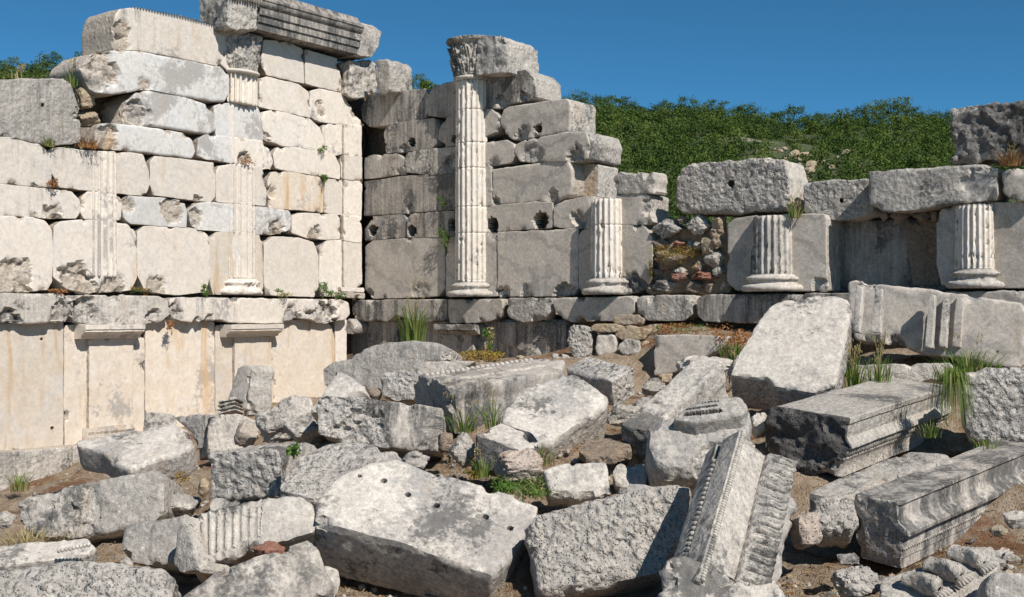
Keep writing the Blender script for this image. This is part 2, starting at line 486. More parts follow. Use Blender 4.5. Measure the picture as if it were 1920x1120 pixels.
M['cream_str'] = stone('streaked_cream_marble', CREAM, CREAM2, greyamt=.25, streak=.55, dark=(.20, .20, .20), warmamt=.08, speck=0, bump=.32, pits=.08, blue=.2, grain=.5)
M['cream_warm'] = stone('stained_cream_marble', (.66, .60, .51), (.60, .52, .42), greyamt=.1, warmamt=.68, warm=(.52, .35, .19), speck=0, bump=.2, pits=.05, blue=.35, grain=.3)
M['cream_side'] = stone('broken_marble', (.56, .50, .42), (.48, .42, .35), greyamt=.3, warmamt=.4, speck=.12, bump=.9, pits=.5)
M['grey'] = stone('grey_marble', (.56, .515, .45), (.50, .455, .395), greyamt=.22, warmamt=.2, warm=(.40, .31, .21), speck=.06, bump=.4, pits=.1, vein=.35)
M['grey_str'] = stone('black_streaked_marble', (.54, .50, .44), (.47, .43, .375), rain=.8, greyamt=.25, streak=1.15, crust=.25, speck=.15, warmamt=.12, bump=.5, pits=.2)
M['grey_dark'] = stone('sooty_marble', (.46, .425, .375), (.38, .35, .305), rain=.8, greyamt=.3, streak=1.1, crust=.35, speck=.25, warmamt=.1, bump=.6, pits=.25)
M['weather'] = stone('weathered_marble', (.56, .53, .475), (.46, .43, .38), rain=.6, hew=.35, greyamt=.35, crust=.2, streak=.4, speck=.3, warmamt=.05, bump=.8, pits=.45, lich=.3)
M['white'] = stone('white_marble', (.60, .565, .505), (.51, .475, .42), rain=.4, crust=.12, greyamt=.42, speck=.2, warmamt=.05, bump=.5, pits=.2)
M['pitted'] = stone('pitted_marble', (.57, .54, .49), (.47, .445, .40), hew=1.0, greyamt=.35, speck=.55, warmamt=.05, bump=1.0, pits=.7, fine=42)
M['rough'] = stone('rough_marble', (.54, .515, .475), (.45, .425, .385), hew=.8, greyamt=.4, speck=.4, warmamt=.08, bump=1.0, pits=.8)
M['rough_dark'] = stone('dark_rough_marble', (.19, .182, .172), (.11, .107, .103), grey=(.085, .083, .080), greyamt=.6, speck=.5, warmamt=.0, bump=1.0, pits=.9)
M['mortar'] = stone('earthy_mortar', (.40, .31, .21), (.32, .23, .15), grey=(.22, .18, .13), greyamt=.4, speck=.4, warmamt=.5, bump=1.0, pits=.6)
M['crusty'] = stone('crusty_marble', (.30, .285, .265), (.17, .163, .155), grey=(.10, .095, .09), greyamt=.6, speck=.3, warmamt=.2, bump=1.0, pits=.8)
M['lichen'] = stone('lichen_grey_marble', (.46, .435, .395), (.37, .35, .315), rain=.7, hew=.5, greyamt=.45, streak=.5, dark=(.10, .10, .095), speck=.3, warmamt=.12, bump=.7, pits=.3, lich=.8)
M['brown'] = stone('brown_rubble_stone', (.36, .29, .22), (.27, .21, .155), grey=(.24, .21, .18), greyamt=.5, speck=.3, warmamt=.4, bump=1.0, pits=.6)
M['tan'] = stone('tan_limestone', (.50, .42, .30), (.42, .33, .22), grey=(.33, .29, .24), greyamt=.3, speck=.2, warmamt=.4, bump=1.0, pits=.6)
M['brick'] = stone('red_brick_shard', (.32, .16, .11), (.26, .12, .08), grey=(.28, .2, .17), greyamt=.3, speck=.2, warmamt=.0, bump=.8, pits=.4)
M['core'] = stone('mortar_core_and_hole_shade', (.17, .125, .085), (.11, .08, .055), grey=(.12, .10, .08), greyamt=.4, speck=.4, warmamt=.3, bump=1.0, pits=.8)
M['pinkw'] = stone('pinkish_marble', (.58, .50, .43), (.50, .40, .32), greyamt=.2, speck=.2, warmamt=.5, warm=(.46, .24, .12), bump=1.0, pits=.6)
M['grass'] = plain('green_grass_blades', (.09, .15, .025), (.14, .20, .04), 3, .7, trans=.35, rnd=.35)
M['grass_dry'] = plain('dry_straw_blades', (.28, .22, .10), (.36, .30, .15), 5, .8, trans=.3, rnd=.3)
M['grass_rust'] = plain('rusty_dry_grass', (.22, .10, .035), (.30, .15, .06), 8, .9, trans=.2, rnd=.35)
M['leaf'] = plain('leafy_green', (.055, .12, .018), (.10, .17, .03), 9, .6, trans=.3, rnd=.4)
M['moss'] = plain('yellow_moss', (.28, .19, .03), (.20, .16, .03), 14, .9, trans=.2, rnd=.4)
M['orange'] = plain('orange_bush', (.30, .15, .04), (.20, .14, .04), 9, .9, trans=.2, rnd=.5)
M['tree'] = plain('tree_foliage', (.034, .066, .010), (.068, .106, .016), .25, .75, trans=.25, rnd=.35)
M['tree2'] = plain('yellowish_tree_foliage', (.066, .098, .015), (.10, .135, .026), .25, .75, trans=.25, rnd=.35)
M['tree3'] = plain('dark_foliage', (.024, .050, .010), (.046, .078, .014), .25, .75, trans=.2, rnd=.35)
M['bark'] = plain('bark', (.07, .05, .035), (.10, .08, .06), 6, .95, bump=.5)
def ground_mat():
    m, t = nt('dry_earth'); b = NB(t); geo = b.n('ShaderNodeNewGeometry'); v = geo.outputs['Position']
    n1 = b.noise(v, 1.1, 7, .65, .4); n2 = b.noise(v, 9, 7, .7); n3 = b.noise(v, 60, 4, .7)
    col = b.mix(b.ramp(n2, .33, .66), (.27, .195, .13), (.42, .33, .24))
    col = b.mix(b.ramp(n1, .50, .62, 0, .85), col, (.20, .095, .045))
    col = b.mix(b.ramp(b.noise(v, 4, 6, .7), .55, .68, 0, .8), col, (.42, .36, .29))
    col = b.mix(b.ramp(n3, .52, .66, 0, .6), col, (.13, .085, .05))
    col = b.mix(b.ramp(b.voro(v, 45), .0, .22, .7, 0), col, (.50, .45, .38))
    bs = b.n('ShaderNodeBsdfPrincipled'); b.L(col, bs.inputs['Base Color']); bs.inputs['Roughness'].default_value = .95
    bs.inputs['Specular IOR Level'].default_value = .1
    h = b.math('ADD', b.noise(v, 22, 9, .75), b.math('MULTIPLY', b.ramp(b.voro(v, 45), .0, .35, 1, 0), .5))
    bp = b.n('ShaderNodeBump'); bp.inputs['Strength'].default_value = 1; bp.inputs['Distance'].default_value = .04
    b.L(h, bp.inputs['Height']); b.L(bp.outputs[0], bs.inputs['Normal'])
    o = b.n('ShaderNodeOutputMaterial'); b.L(bs.outputs[0], o.inputs[0]); return m
M['ground'] = ground_mat()
def hill_mat():
    m, t = nt('hill_soil'); b = NB(t); geo = b.n('ShaderNodeNewGeometry'); v = geo.outputs['Position']
    n1 = b.noise(v, .09, 6, .65); n2 = b.noise(v, .9, 6, .7)
    col = b.mix(b.ramp(n2, .35, .65), (.035, .055, .014), (.075, .080, .032))
    col = b.mix(b.ramp(n1, .60, .68, 0, .9), col, b.mix(b.ramp(n2, .4, .6), (.36, .33, .26), (.22, .19, .12)))
    bs = b.n('ShaderNodeBsdfPrincipled'); b.L(col, bs.inputs['Base Color']); bs.inputs['Roughness'].default_value = .95
    o = b.n('ShaderNodeOutputMaterial'); b.L(bs.outputs[0], o.inputs[0]); return m
M['hill'] = hill_mat()
# ================================================================== lie of the land
cps = [(0,922,12.6),(130,890,12.3),(60,940,11.8),(340,900,10.6),(320,950,9.2),(30,1012,9.0),(200,1035,8.0),(330,1075,7.4),(640,1095,7.2),(760,1118,6.9),(620,1062,7.5),(1040,925,8.2),(860,868,9.0),
 (1130,850,8.8),(1150,795,9.6),(1080,800,9.2),(1080,930,8.0),(1220,960,7.8),(1500,1060,6.8),(1480,1112,6.3),(1560,1020,7.0),(1700,842,8.7),(1850,838,8.4),(1850,1030,6.5),(1900,1000,6.7),(1790,835,8.4),(1300,1115,6.4),(1150,1112,6.7),
 (1600,770,9.3),(1650,715,10.1),(1400,660,12.8),(1340,620,14.0),(1300,612,14.4),(1240,608,15.0),(1250,730,11.0),(1000,740,10.6),(900,680,14.0),(860,672,15.0),(830,690,12.8),(700,760,12.2),(560,835,11.3),(450,855,11.6),(250,880,12.0),(1200,745,10.9),
 (1750,640,11.6),(1900,640,11.4),(1000,672,14.2),(420,1118,6.8),(100,1118,6.6),(1700,1118,6.2),(1880,1112,6.0),(500,900,9.2),(420,910,9.3),(960,910,8.4),(1160,775,10.0),(1420,800,8.9),(1290,716,12.4),(1240,716,12.8),(1345,694,12.2),(600,850,10.6),(520,860,10.8),(640,775,14.3),(1250,745,13.0),(1320,735,12.9),(1360,722,12.6),(1200,742,12.6),(1290,762,11.8),(350,850,13.0),(420,840,13.5),(560,815,14.2),(560,805,13.2),(480,820,13.2),(680,900,8.6),(1200,880,8.5),(1010,860,8.7)]
CP = np.array([P(*c) for c in cps]+[(-7, 9, 0), (-5, 4, .05), (0, 3.5, .05), (5, 4, .15), (8, 9, .9), (-7, 16, 0), (6, 14, 1.2), (9, 12, 1.2), (4, 18, 1.5), (0, 19, 1.0), (-4, 19, .8)]+[(wall_pt('L', -u_, 0, .35)[0], wall_pt('L', -u_, 0, .35)[1], z_) for u_, z_ in ((.6, .3), (1.4, .15), (2.2, .05), (3, 0), (4, -.05), (5, -.1), (6, -.2))])
def ground_z(x, y, detail=True):
    x = np.atleast_1d(np.asarray(x, float)); y = np.atleast_1d(np.asarray(y, float))
    xc = np.clip(x, -9, 10); yc = np.clip(y, 3, 20)
    num = np.zeros(len(x)); den = np.zeros(len(x))
    for c in CP:
        w = 1/(((xc-c[0])**2+(yc-c[1])**2)+.03)**2.4; num += w*c[2]; den += w
    z = num/den
    p = np.c_[x, y, np.zeros(len(x))]
    z = z+.05*fbm(p, .9, 4)
    if detail: z = z+.045*fbm(p, 5, 5, .62)+.02*facet(p+fbm(p, 3, 2)[:, None]*.1, 9)+.008*fbm(p, 25, 2)
    return z-.02-.13*np.clip((14-y)/3, 0, 1)*np.clip((y-5.2)/1.5, 0, 1)
# ================================================================== single rocks
def rock_px(name, x0, y0, x1, y1, Y, mat, seed=0, parent=None, depth=.9, amp=1.0):
    rg = np.random.RandomState(seed); c = P((x0+x1)/2, (y0+y1)/2, Y); a = (x1-x0)/2*Y/F; h = (y1-y0)/2*Y/F; d_ = (a*.55+h*.45)*depth
    nu = 44 if a > .12 else (26 if a > .06 else 14); nv = int(nu*.7); V, Fc = ellipsoid(np.zeros(3), (np.array([1., 0, 0]), np.array([0, 1., 0]), ZU), nu, nv)
    Q = rg.normal(size=(3, 3)); Q, _ = np.linalg.qr(Q); W_ = V@Q
    W_ = W_/((np.abs(W_)**5.5).sum(1)**(1/5.5))[:, None]; V = W_@Q.T
    V = V/np.abs(V).max(0); N_ = unit(V[0])*0+V/np.linalg.norm(V, axis=1, keepdims=True)
    V = V*(1+amp*(.11*facet(V, 1.3, seed*3.3)+.07*facet(V, 3.1, seed*1.7)+.05*fbm(V, 3, 3, off=seed)+.035*facet(V, 7, seed*.7)+.02*fbm(V, 12, 3, off=seed)))[:, None]
    V = V/np.abs(V).max(0)*np.array([a, d_, h])
    o = mesh_obj(name, V+c, Fc, [mat], parent, smooth=True, sharp=32); return o
# ------------------------------------------------------------------ columns and mouldings on the walls
def px_column(w, xl, xr, y, depth, outk=.5):
    """u centre and half width of something seen between xl and xr that stands `depth` proud of the wall"""
    ul, z1 = wall_uv(w, xl, y, depth*outk); ur, z2 = wall_uv(w, xr, y, depth*outk)
    return (ul+ur)/2, abs(ur-ul)/2
def half_round(w, name, uc, R0, R1, z0, z1, depth, nf, mats, parent, df=.16, erode=None, gap=.012, pw=1.0, seed=1, amp=.0035, rows=None, chipk=.10, nseg=11, joints=()):
    d, n = WALL[w]; nc = nf*nseg+1 if nf else 41
    zs = list(np.arange(z0, z1, .028))+[z1]
    for j in joints: zs += [j-.012, j-.005, j, j+.005, j+.012]
    zs = np.array(sorted(set(np.round([z for z in zs if z0 <= z <= z1], 4)))); V = []
    th = np.linspace(math.pi, 0, nc)
    for z in zs:
        R = R0+(R1-R0)*(z-z0)/max(1e-6, z1-z0)
        k = np.ones(nc)
        if nf:
            ph = (np.linspace(0, nf, nc)) % 1.0; q = np.clip((ph-.12)/.76, 0, 1)
            g = np.sqrt(np.clip(1-(2*q-1)**2, 0, 1)); g[(ph < .12) | (ph > .88)] = 0
            fl = g*df
            xn = np.cos(th)
            if erode is not None: fl = fl*(1-erode(xn, z, z0, z1))+erode(xn, z, z0, z1)*df*.8
            k = k-fl
        e = min(z-z0, z1-z)
        for j in joints: e = min(e, abs(z-j))
        k = k-np.clip((gap-e)/gap, 0, 1)*.05
        x = R*np.cos(th)*k; o = depth*np.sin(th)**pw*k
        if nf and depth < R*.6: o = o-fl/df*.024
        V.append(P0+np.outer(uc+x, d)+np.outer(o-.02, n)+np.outer(np.full(nc, z), ZU))
    V = np.vstack(V); Fc = grid_faces(len(zs), nc)
    NN = vnormals(V, Fc); C0 = P0+d*uc
    if np.mean((NN*(V-C0)).sum(1)) < 0: Fc = [f[::-1] for f in Fc]; NN = -NN
    f = fbm(V, 12, 4, .6, off=seed*3.1); chip = np.clip(fbm(V, 16, 3, .6, off=seed)-.34, 0, 1)*chipk
    V = V+NN*(f*amp-chip)[:, None]
    nr = len(zs)
    Fc.append(tuple(range(nc))); Fc.append(tuple(range((nr-1)*nc, nr*nc))[::-1])
    return mesh_obj(name, V, Fc, mats, parent)
def half_lathe(w, name, uc, prof, kd, mats, parent, seed=1, amp=.008, chips=.02, nc=49):
    """prof [(r,z)]; kd = depth/radius"""
    d, n = WALL[w]; pr = []
    for (r0, z0), (r1, z1) in zip(prof, prof[1:]):
        m = max(1, int(math.hypot(r1-r0, z1-z0)/.02))
        for k in range(m): pr.append((r0+(r1-r0)*k/m, z0+(z1-z0)*k/m))
    pr.append(prof[-1]); th = np.linspace(math.pi, 0, nc); V = []
    for r, z in pr: V.append(P0+np.outer(uc+r*np.cos(th), d)+np.outer(r*kd*np.sin(th)-.02, n)+np.outer(np.full(nc, z), ZU))
    V = np.vstack(V); Fc = grid_faces(len(pr), nc); NN = vnormals(V, Fc)
    if np.mean((NN*(V-(P0+d*uc))).sum(1)*(np.abs(NN[:, 2]) < .6)) < 0: Fc = [f[::-1] for f in Fc]; NN = -NN
    V = V+NN*(fbm(V, 11, 4, .6, off=seed*2.3)*amp-np.clip(fbm(V, 6, 4, .6, off=seed)-.25, 0, 1)*chips*6)[:, None]
    nr = len(pr); Fc.append(tuple(range(nc))); Fc.append(tuple(range((nr-1)*nc, nr*nc))[::-1])
    return mesh_obj(name, V, Fc, mats, parent)
def base_prof(R, z0, z1):
    h = z1-z0; A = []
    def torus(r, c, rr, n=7): return [(r+rr*math.cos(a), c+rr*math.sin(a)) for a in np.linspace(-math.pi/2, math.pi/2, n)]
    A += torus(R*1.30, z0+h*.20, h*.19)
    A += [(R*1.22, z0+h*.42), (R*1.12, z0+h*.50), (R*1.12, z0+h*.58), (R*1.18, z0+h*.62)]
    A += torus(R*1.16, z0+h*.74, h*.11)
    A += [(R*1.10, z0+h*.88), (R*1.04, z0+h*.93), (R*1.0, z0+h)]
    return A
def capital(w, name, uc, R, z0, z1, kd, mats, parent, seed=1, ruin=.5, wide=1.35):
    """eroded leafy capital: bell with two rows of curling leaves under a slab"""
    d, n = WALL[w]; h = z1-z0; nz, nc = 70, 110; th = np.linspace(math.pi, 0, nc)[None, :]; tt = np.linspace(0, 1, nz)[:, None]
    bell = R*(1.0+.22*tt**2.2)+0*th
    lf = 0*bell
    for row, (a, b, ph) in enumerate(((.03, .42, 0), (.3, .80, .5))):
        nl = 5; q = (th/math.pi*nl+ph) % 1.0*2-1; s = np.clip((tt-a)/(b-a), 0, 1)
        wd = .92*np.sqrt(np.clip(1-(s*2-.75)**2*.55, 0, 1)); inn = np.clip((wd-np.abs(q))*5, 0, 1)*((tt > a) & (tt < b+.02))
        rib = .75+.25*np.cos(q*math.pi*5+s*5*np.sign(q))
        lf = np.maximum(lf, inn*(.10+.16*s**3+.05*s)*rib)
        lf -= .03*np.exp(-(q/.09)**2)*inn
    ab = np.clip((tt-.86)*14, 0, 1)*(.16+.10*np.abs(np.cos(th)))
    rad = bell+R*np.maximum(lf*1.1, ab)
    V = P0+(uc+rad*np.cos(th))[..., None]*d+(rad*kd*np.sin(th)-.02)[..., None]*n+(z0+tt*h+0*th)[..., None]*ZU
    V = V.reshape(-1, 3); Fc = grid_faces(nz, nc); NN = vnormals(V, Fc)
    if np.mean((NN*(V-(P0+d*uc))).sum(1)) < 0: Fc = [f[::-1] for f in Fc]; NN = -NN
    V = V+NN*(fbm(V, 9, 4, .65, off=seed)*.022*ruin+fbm(V, 24, 3, .6, off=seed)*.016)[:, None]
    Fc.append(tuple(range(nc))); Fc.append(tuple(range((nz-1)*nc, nz*nc))[::-1])
    return mesh_obj(name, V, Fc, mats, parent)
def leaf_relief(u0, u1, z0, z1, amp):
    def f(u, v):
        a = (u-u0)/(u1-u0)*2-1; b = (v-z0)/(z1-z0)
        lf = 0
        for c, wd in ((-.6, .3), (0, .34), (.6, .3)):
            q = (a-c*(.6+.6*b))/wd; g = np.clip(1-q*q, 0, 1)*np.sin(np.clip(b, 0, 1)*math.pi*.9+.2)
            lf = np.maximum(lf, g*(.7+.3*np.cos(q*7+b*9)))
        return amp*lf*(np.abs(a) < 1)*(b > 0)*(b < 1)
    return f

# ================================================================== LEFT WALL
LW = thing('ruined_wall', 'sunlit cream marble wall with shallow fluted pilasters, filling the left third', 'wall', wall_pt('L', -3, 0))
def LB(poly, mat='cream', T=.55, out=0.0, name='ashlar_block', **kw):
    out += random.Random(int(poly[0][0]*7+poly[0][1])).uniform(-.012, .012)
    a = dict(grow=.004, r=.009, s=.034, rf=.002, rs=.004, warp=.006, chips=4, chip_r=.05, jit=.003, cut=.08); a.update(kw)
    return wslab('L', name, poly, T, [M[mat], M['cream_side']], LW, out=out, **a)
# upper courses
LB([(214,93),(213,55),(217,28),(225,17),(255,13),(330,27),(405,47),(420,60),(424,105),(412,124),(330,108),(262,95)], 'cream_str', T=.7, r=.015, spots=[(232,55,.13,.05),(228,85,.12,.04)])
LB([(412,58),(434,56),(436,132),(422,128),(414,120),(424,105)], 'cream', chips=1)
LB([(157,127),(165,114),(185,98),(215,94),(262,96),(345,112),(412,125),(430,140),(430,175),(422,191),(400,190),(346,181),(300,172),(285,169),(270,168),(225,176),(180,176),(165,150)], 'cream_blue', T=.8, r=.035, spots=[(180,130,.26,.07),(272,160,.1,.03)], out=.02)
LB([(495,74),(545,80),(568,93),(571,157),(500,141),(490,118)], 'cream', T=.5)
LB([(573,93),(632,110),(640,150),(640,174),(573,157)], 'cream', T=.5)
LB([(488,149),(500,144),(560,158),(578,172),(586,222),(550,214),(514,206),(485,200)], 'cream')
LB([(582,172),(600,166),(640,175),(652,193),(676,226),(678,236),(640,233),(600,229),(586,223),(581,195)], 'cream', spots=[(600,205,.12,.03),(665,215,.08,.03)])
LB([(234,236),(238,195),(255,174),(285,169),(346,181),(385,196),(403,215),(406,245),(392,252),(375,250),(345,245),(290,237)], 'cream_blue', T=.6, r=.03, spots=[(250,212,.22,.06)])
LB([(402,200),(412,195),(434,194),(484,198),(492,235),(494,263),(450,261),(405,257)], 'cream_blue', chips=4)
LB([(488,212),(514,207),(580,223),(600,240),(607,262),(604,284),(560,277),(528,274),(498,262)], 'cream', spots=[(500,262,.09,.04)])
LB([(604,236),(622,230),(650,234),(650,288),(630,292),(606,284)], 'cream', chips=4)
LB([(182,276),(185,240),(190,232),(215,231),(290,240),(345,249),(360,262),(367,285),(360,297),(300,291),(265,286),(217,281)], 'cream_blue', T=.6, r=.03, spots=[(200,255,.2,.05)])
LB([(372,262),(385,253),(437,257),(437,307),(405,301),(385,299),(371,291)], 'cream_blue', chips=4)
LB([(437,258),(492,264),(505,280),(512,303),(508,316),(480,318),(438,306)], 'cream', chips=4, spots=[(460,298,.10,.05)])
LB([(512,290),(520,277),(545,276),(600,283),(628,291),(637,310),(637,336),(600,330),(540,321),(516,315)], 'cream')
LB([(640,297),(652,292),(652,338),(640,334)], 'cream', chips=1)
LB([(-12,257),(30,258),(70,270),(92,281),(98,300),(96,352),(0,344),(-12,343)], 'cream_str')
LB([(97,280),(110,277),(160,282),(222,285),(268,289),(279,320),(281,345),(272,368),(245,365),(160,357),(112,352),(98,325)], 'cream_str', chips=4)
LB([(281,305),(290,293),(330,297),(400,305),(406,310),(404,370),(395,380),(340,373),(287,366),(282,348)], 'cream', spots=[(370,378,.08,.05)])
LB([(406,322),(411,311),(440,308),(490,312),(499,340),(500,366),(498,386),(435,382),(406,378)], 'cream', chips=4)
LB([(503,338),(510,323),(540,322),(600,333),(607,350),(606,399),(560,394),(505,391),(503,370)], 'cream_warm', spots=[(507,360,.09,.05)])
LB([(609,346),(616,336),(645,338),(645,404),(620,402),(608,397)], 'cream', chips=4)
LB([(-12,344),(0,345),(135,359),(150,375),(153,394),(143,410),(80,409),(-12,403)], 'cream_str', spots=[(100,398,.13,.07)])
LB([(153,372),(165,359),(222,363),(229,377),(227,413),(158,411),(151,400)], 'cream', chips=4)
LB([(230,376),(240,367),(300,371),(330,375),(346,381),(351,400),(349,427),(300,424),(245,420),(232,410)], 'cream_blue', spots=[(325,395,.16,.04),(240,385,.09,.04)])
LB([(354,395),(370,381),(400,379),(440,383),(500,389),(542,396),(546,405),(544,430),(520,440),(490,440),(428,435),(370,431),(357,420)], 'cream_blue', spots=[(368,410,.13,.05),(520,432,.14,.06)])
LB([(547,405),(560,399),(632,403),(637,410),(637,449),(610,450),(575,446),(547,437)], 'cream', spots=[(590,445,.16,.05)])
LB([(-12,404),(60,408),(85,414),(97,430),(100,470),(98,528),(90,545),(40,548),(-12,546)], 'cream', spots=[(35,535,.28,.045)])
LB([(101,425),(115,415),(165,412),(238,420),(252,432),(257,450),(257,520),(245,545),(170,550),(128,541),(100,520)], 'cream', spots=[(150,540,.28,.07),(210,545,.2,.04)])
LB([(258,435),(270,425),(330,425),(382,430),(392,445),(394,520),(386,548),(330,554),(272,545),(258,518)], 'cream', spots=[(290,545,.2,.05)])
LB([(393,447),(405,435),(440,433),(485,438),(492,455),(494,540),(488,554),(400,553),(394,528)], 'cream_warm', chips=3)
LB([(495,457),(512,444),(560,446),(588,455),(597,480),(598,540),(590,557),(500,554),(495,530)], 'cream')
LB([(600,465),(612,452),(645,450),(645,556),(604,556),(599,530)], 'cream')
# corner pilaster: plain square shaft with a grey return side
for yy0, yy1 in ((234, 291), (293, 337), (339, 404), (405, 452), (453, 538)):
    LB([(646,yy0-2),(679,yy0+1),(679,yy1+4),(646,yy1)], 'cream', T=.3, out=.05, name='corner_pilaster', chips=3, chip_r=.05, r=.02)
LB([(640,538),(683,541),(683,548),(640,546)], 'cream', T=.35, out=.08, name='pilaster_base', chips=0)
LB([(637,547),(684,550),(684,560),(637,557)], 'cream_side', T=.35, out=.10, name='pilaster_base', chips=2)
LB([(655,116),(700,114),(707,130),(706,172),(690,182),(660,184),(650,176),(657,150)], 'weather', T=.4, out=.1, name='capital', carve=None, s=.02, chips=3,
   rs=.03, rf=.03, pick=.03, pickf=9)
# inner corner stones turned towards the right
# pilaster shafts: part 'pilaster' with base and capital as its sub-parts
ER = lambda lo, hi: (lambda xn, z, a, b: np.clip(np.clip((xn-lo)*6, 0, 1)*np.clip((hi-(z-a)/(b-a))*8, 0, 1), 0, 1))
def pil(xl, xr, ys, dep, nf, erode=None, seed=1, mat='cream'):
    ym = (ys[0]+ys[-1])/2; uc, R = px_column('L', xl, xr, ym, dep)
    zt = [wall_uv('L', (xl+xr)/2, y, dep)[1] for y in ys]
    z0, z1 = min(zt), max(zt)
    return half_round('L', 'pilaster', uc, R, R*.97, z0, z1, dep, nf, [M[mat]], LW, df=.17, pw=.7, seed=seed, joints=zt[1:-1], amp=.002, chipk=.05, erode=erode), uc, R
p1, u1, R1 = pil(163, 223, (284, 358, 412, 519), .048, 7, erode=lambda xn, z, a, b: np.clip((xn-.55)*5, 0, .8)*np.ones_like(xn), mat='cream_str')
p2, u2, R2 = pil(428, 483, (309, 383, 434, 523), .06, 7, erode=lambda xn, z, a, b: np.clip((xn+.15)*6, 0, 1)*(1.0 if (z-a)/(b-a) < .40 and (z-a)/(b-a) > .18 else .15), seed=4)
p3, u3, R3 = pil(432, 487, (134, 194), .11, 8, seed=6)
pil(430, 447, (197, 262, 306), .035, 2, seed=9)
zc = lambda y, x=458: wall_uv('L', x, y, .12)[1]
half_lathe('L', 'pilaster_base', u2, base_prof(R2*1.0, zc(553), zc(523)), .5, [M['cream']], p2, seed=3)
capital('L', 'capital', u3, R3*.94, zc(132), zc(60), .42, [M['white']], p3, seed=5, ruin=1.2)
half_lathe('L', 'necking_ring', u3, [(R3*.98, zc(137)), (R3*1.1, zc(135)), (R3*1.1, zc(131)), (R3*.98, zc(130))], .62, [M['cream']], p3, seed=3, amp=.003, chips=0)
# ledge
def ledge(w, poly, mat, par, **kw):
    a = dict(r=.016, s=.03, rf=.004, rs=.007, warp=.01, chips=5, chip_r=.07, jit=.006, cut=.1, wf=2.2); a.update(kw)
    return wslab(w, 'ledge_block', poly, .75, [M[mat], M['weather']], par, out=.16, **a)
ledge('L', [(-12,549),(120,551),(138,560),(141,582),(130,603),(60,609),(-12,607)], 'white', LW, r=.03, spots=[(120,590,.2,.06),(20,602,.12,.05)])
ledge('L', [(141,560),(150,553),(300,556),(316,563),(318,593),(305,603),(270,609),(180,610),(142,606),(134,590)], 'white', LW, spots=[(155,590,.2,.07),(290,598,.15,.06)])
ledge('L', [(319,561),(335,557),(640,562),(654,568),(657,590),(648,600),(610,607),(580,600),(555,596),(532,607),(450,607),(425,604),(410,600),(380,603),(365,606),(330,600),(319,590)], 'cream_str', LW, spots=[(610,595,.28,.07),(545,598,.15,.06),(395,603,.14,.06),(330,590,.12,.05)])
# dado below the ledge
def dado(poly, mat='cream_warm', out=0.0, name='dado_panel', **kw):
    a = dict(chips=2, chip_r=.06, T=.4, r=.01); a.update(kw)
    return LB(poly, mat, out=out, name=name, **a)
dado([(-12,600),(119,600),(119,842),(-12,856)], dents=[(78,636,.02,.03),(98,803,.022,.03)])
dado([(121,612),(176,600),(176,835),(121,841)])
dado([(242,604),(271,604),(271,815),(242,821)])
dado([(273,600),(330,598),(402,604),(403,800),(273,816)])
dado([(404,612),(448,604),(448,789),(404,795)])
dado([(500,604),(512,604),(512,780),(500,782)])
dado([(511,600),(610,600),(622,612),(628,640),(627,765),(512,782)])
dado([(629,600),(650,600),(650,760),(629,764)], 'cream')
for a, b, yb in ((168, 250, 826), (441, 509, 800)):
    pt = dado([(a,630),(b,632),(b,yb-8),(a,yb)], out=.07, name='dado_pilaster')
    u0, z0 = wall_uv('L', a-12, 609, .2); u1_, _ = wall_uv('L', b+19, 609, .2)
    d, n = WALL['L']; prof = [(0, 0), (.25, 0), (.25, -.06), (.235, -.07), (.235, -.09), (.19, -.115), (.15, -.135), (.13, -.17), (.09, -.175), (0, -.175)]
    slab('pilaster_capital', prof, wall_pt('L', u0, z0), n, ZU, d, abs(u1_-u0), [M['cream'], M['cream']], pt, r=.008, s=.04, cut=0, jit=.002, rs=.005, rf=.005, warp=.004, chips=0)
    u0, z0 = wall_uv('L', a-4, yb-22, .12); u1_, _ = wall_uv('L', b+3, yb-22, .12)
    slab('pilaster_base', [(0, 0), (.10, 0), (.13, -.05), (.12, -.08), (.17, -.11), (.17, -.16), (0, -.16)], wall_pt('L', u0, z0), n, ZU, d, abs(u1_-u0), [M['cream'], M['cream_side']], pt, r=.008, s=.04, cut=0, jit=.002, rs=.005, rf=.005, warp=.004, chips=0)
LB([(-14,851),(136,838),(136,886),(-14,930)], 'weather', out=.24, T=.5, name='plinth_block', r=.02)
LB([(138,838),(420,800),(520,785),(520,860),(136,905)], 'weather', out=.20, T=.5, name='plinth_block', r=.02)
# core behind the facing
def core(w, poly, par, out=-.30, T=.6):
    return wslab(w, 'rubble_core', poly, T, [M['core'], M['core']], par, out=out, r=.05, s=.14, rf=.05, rs=.05, warp=.05, chips=0)
core('L', [(-14,300),(90,300),(200,295),(215,250),(262,238),(270,160),(300,125),(420,130),(440,100),(500,95),(625,125),(650,200),(690,260),(690,860),(-14,860)], LW)
core('L', [(150,290),(165,180),(200,165),(300,160),(300,290)], LW, out=-.55, T=.3)
core('L', [(632,118),(705,118),(705,300),(632,300)], LW, out=-.32, T=.3)

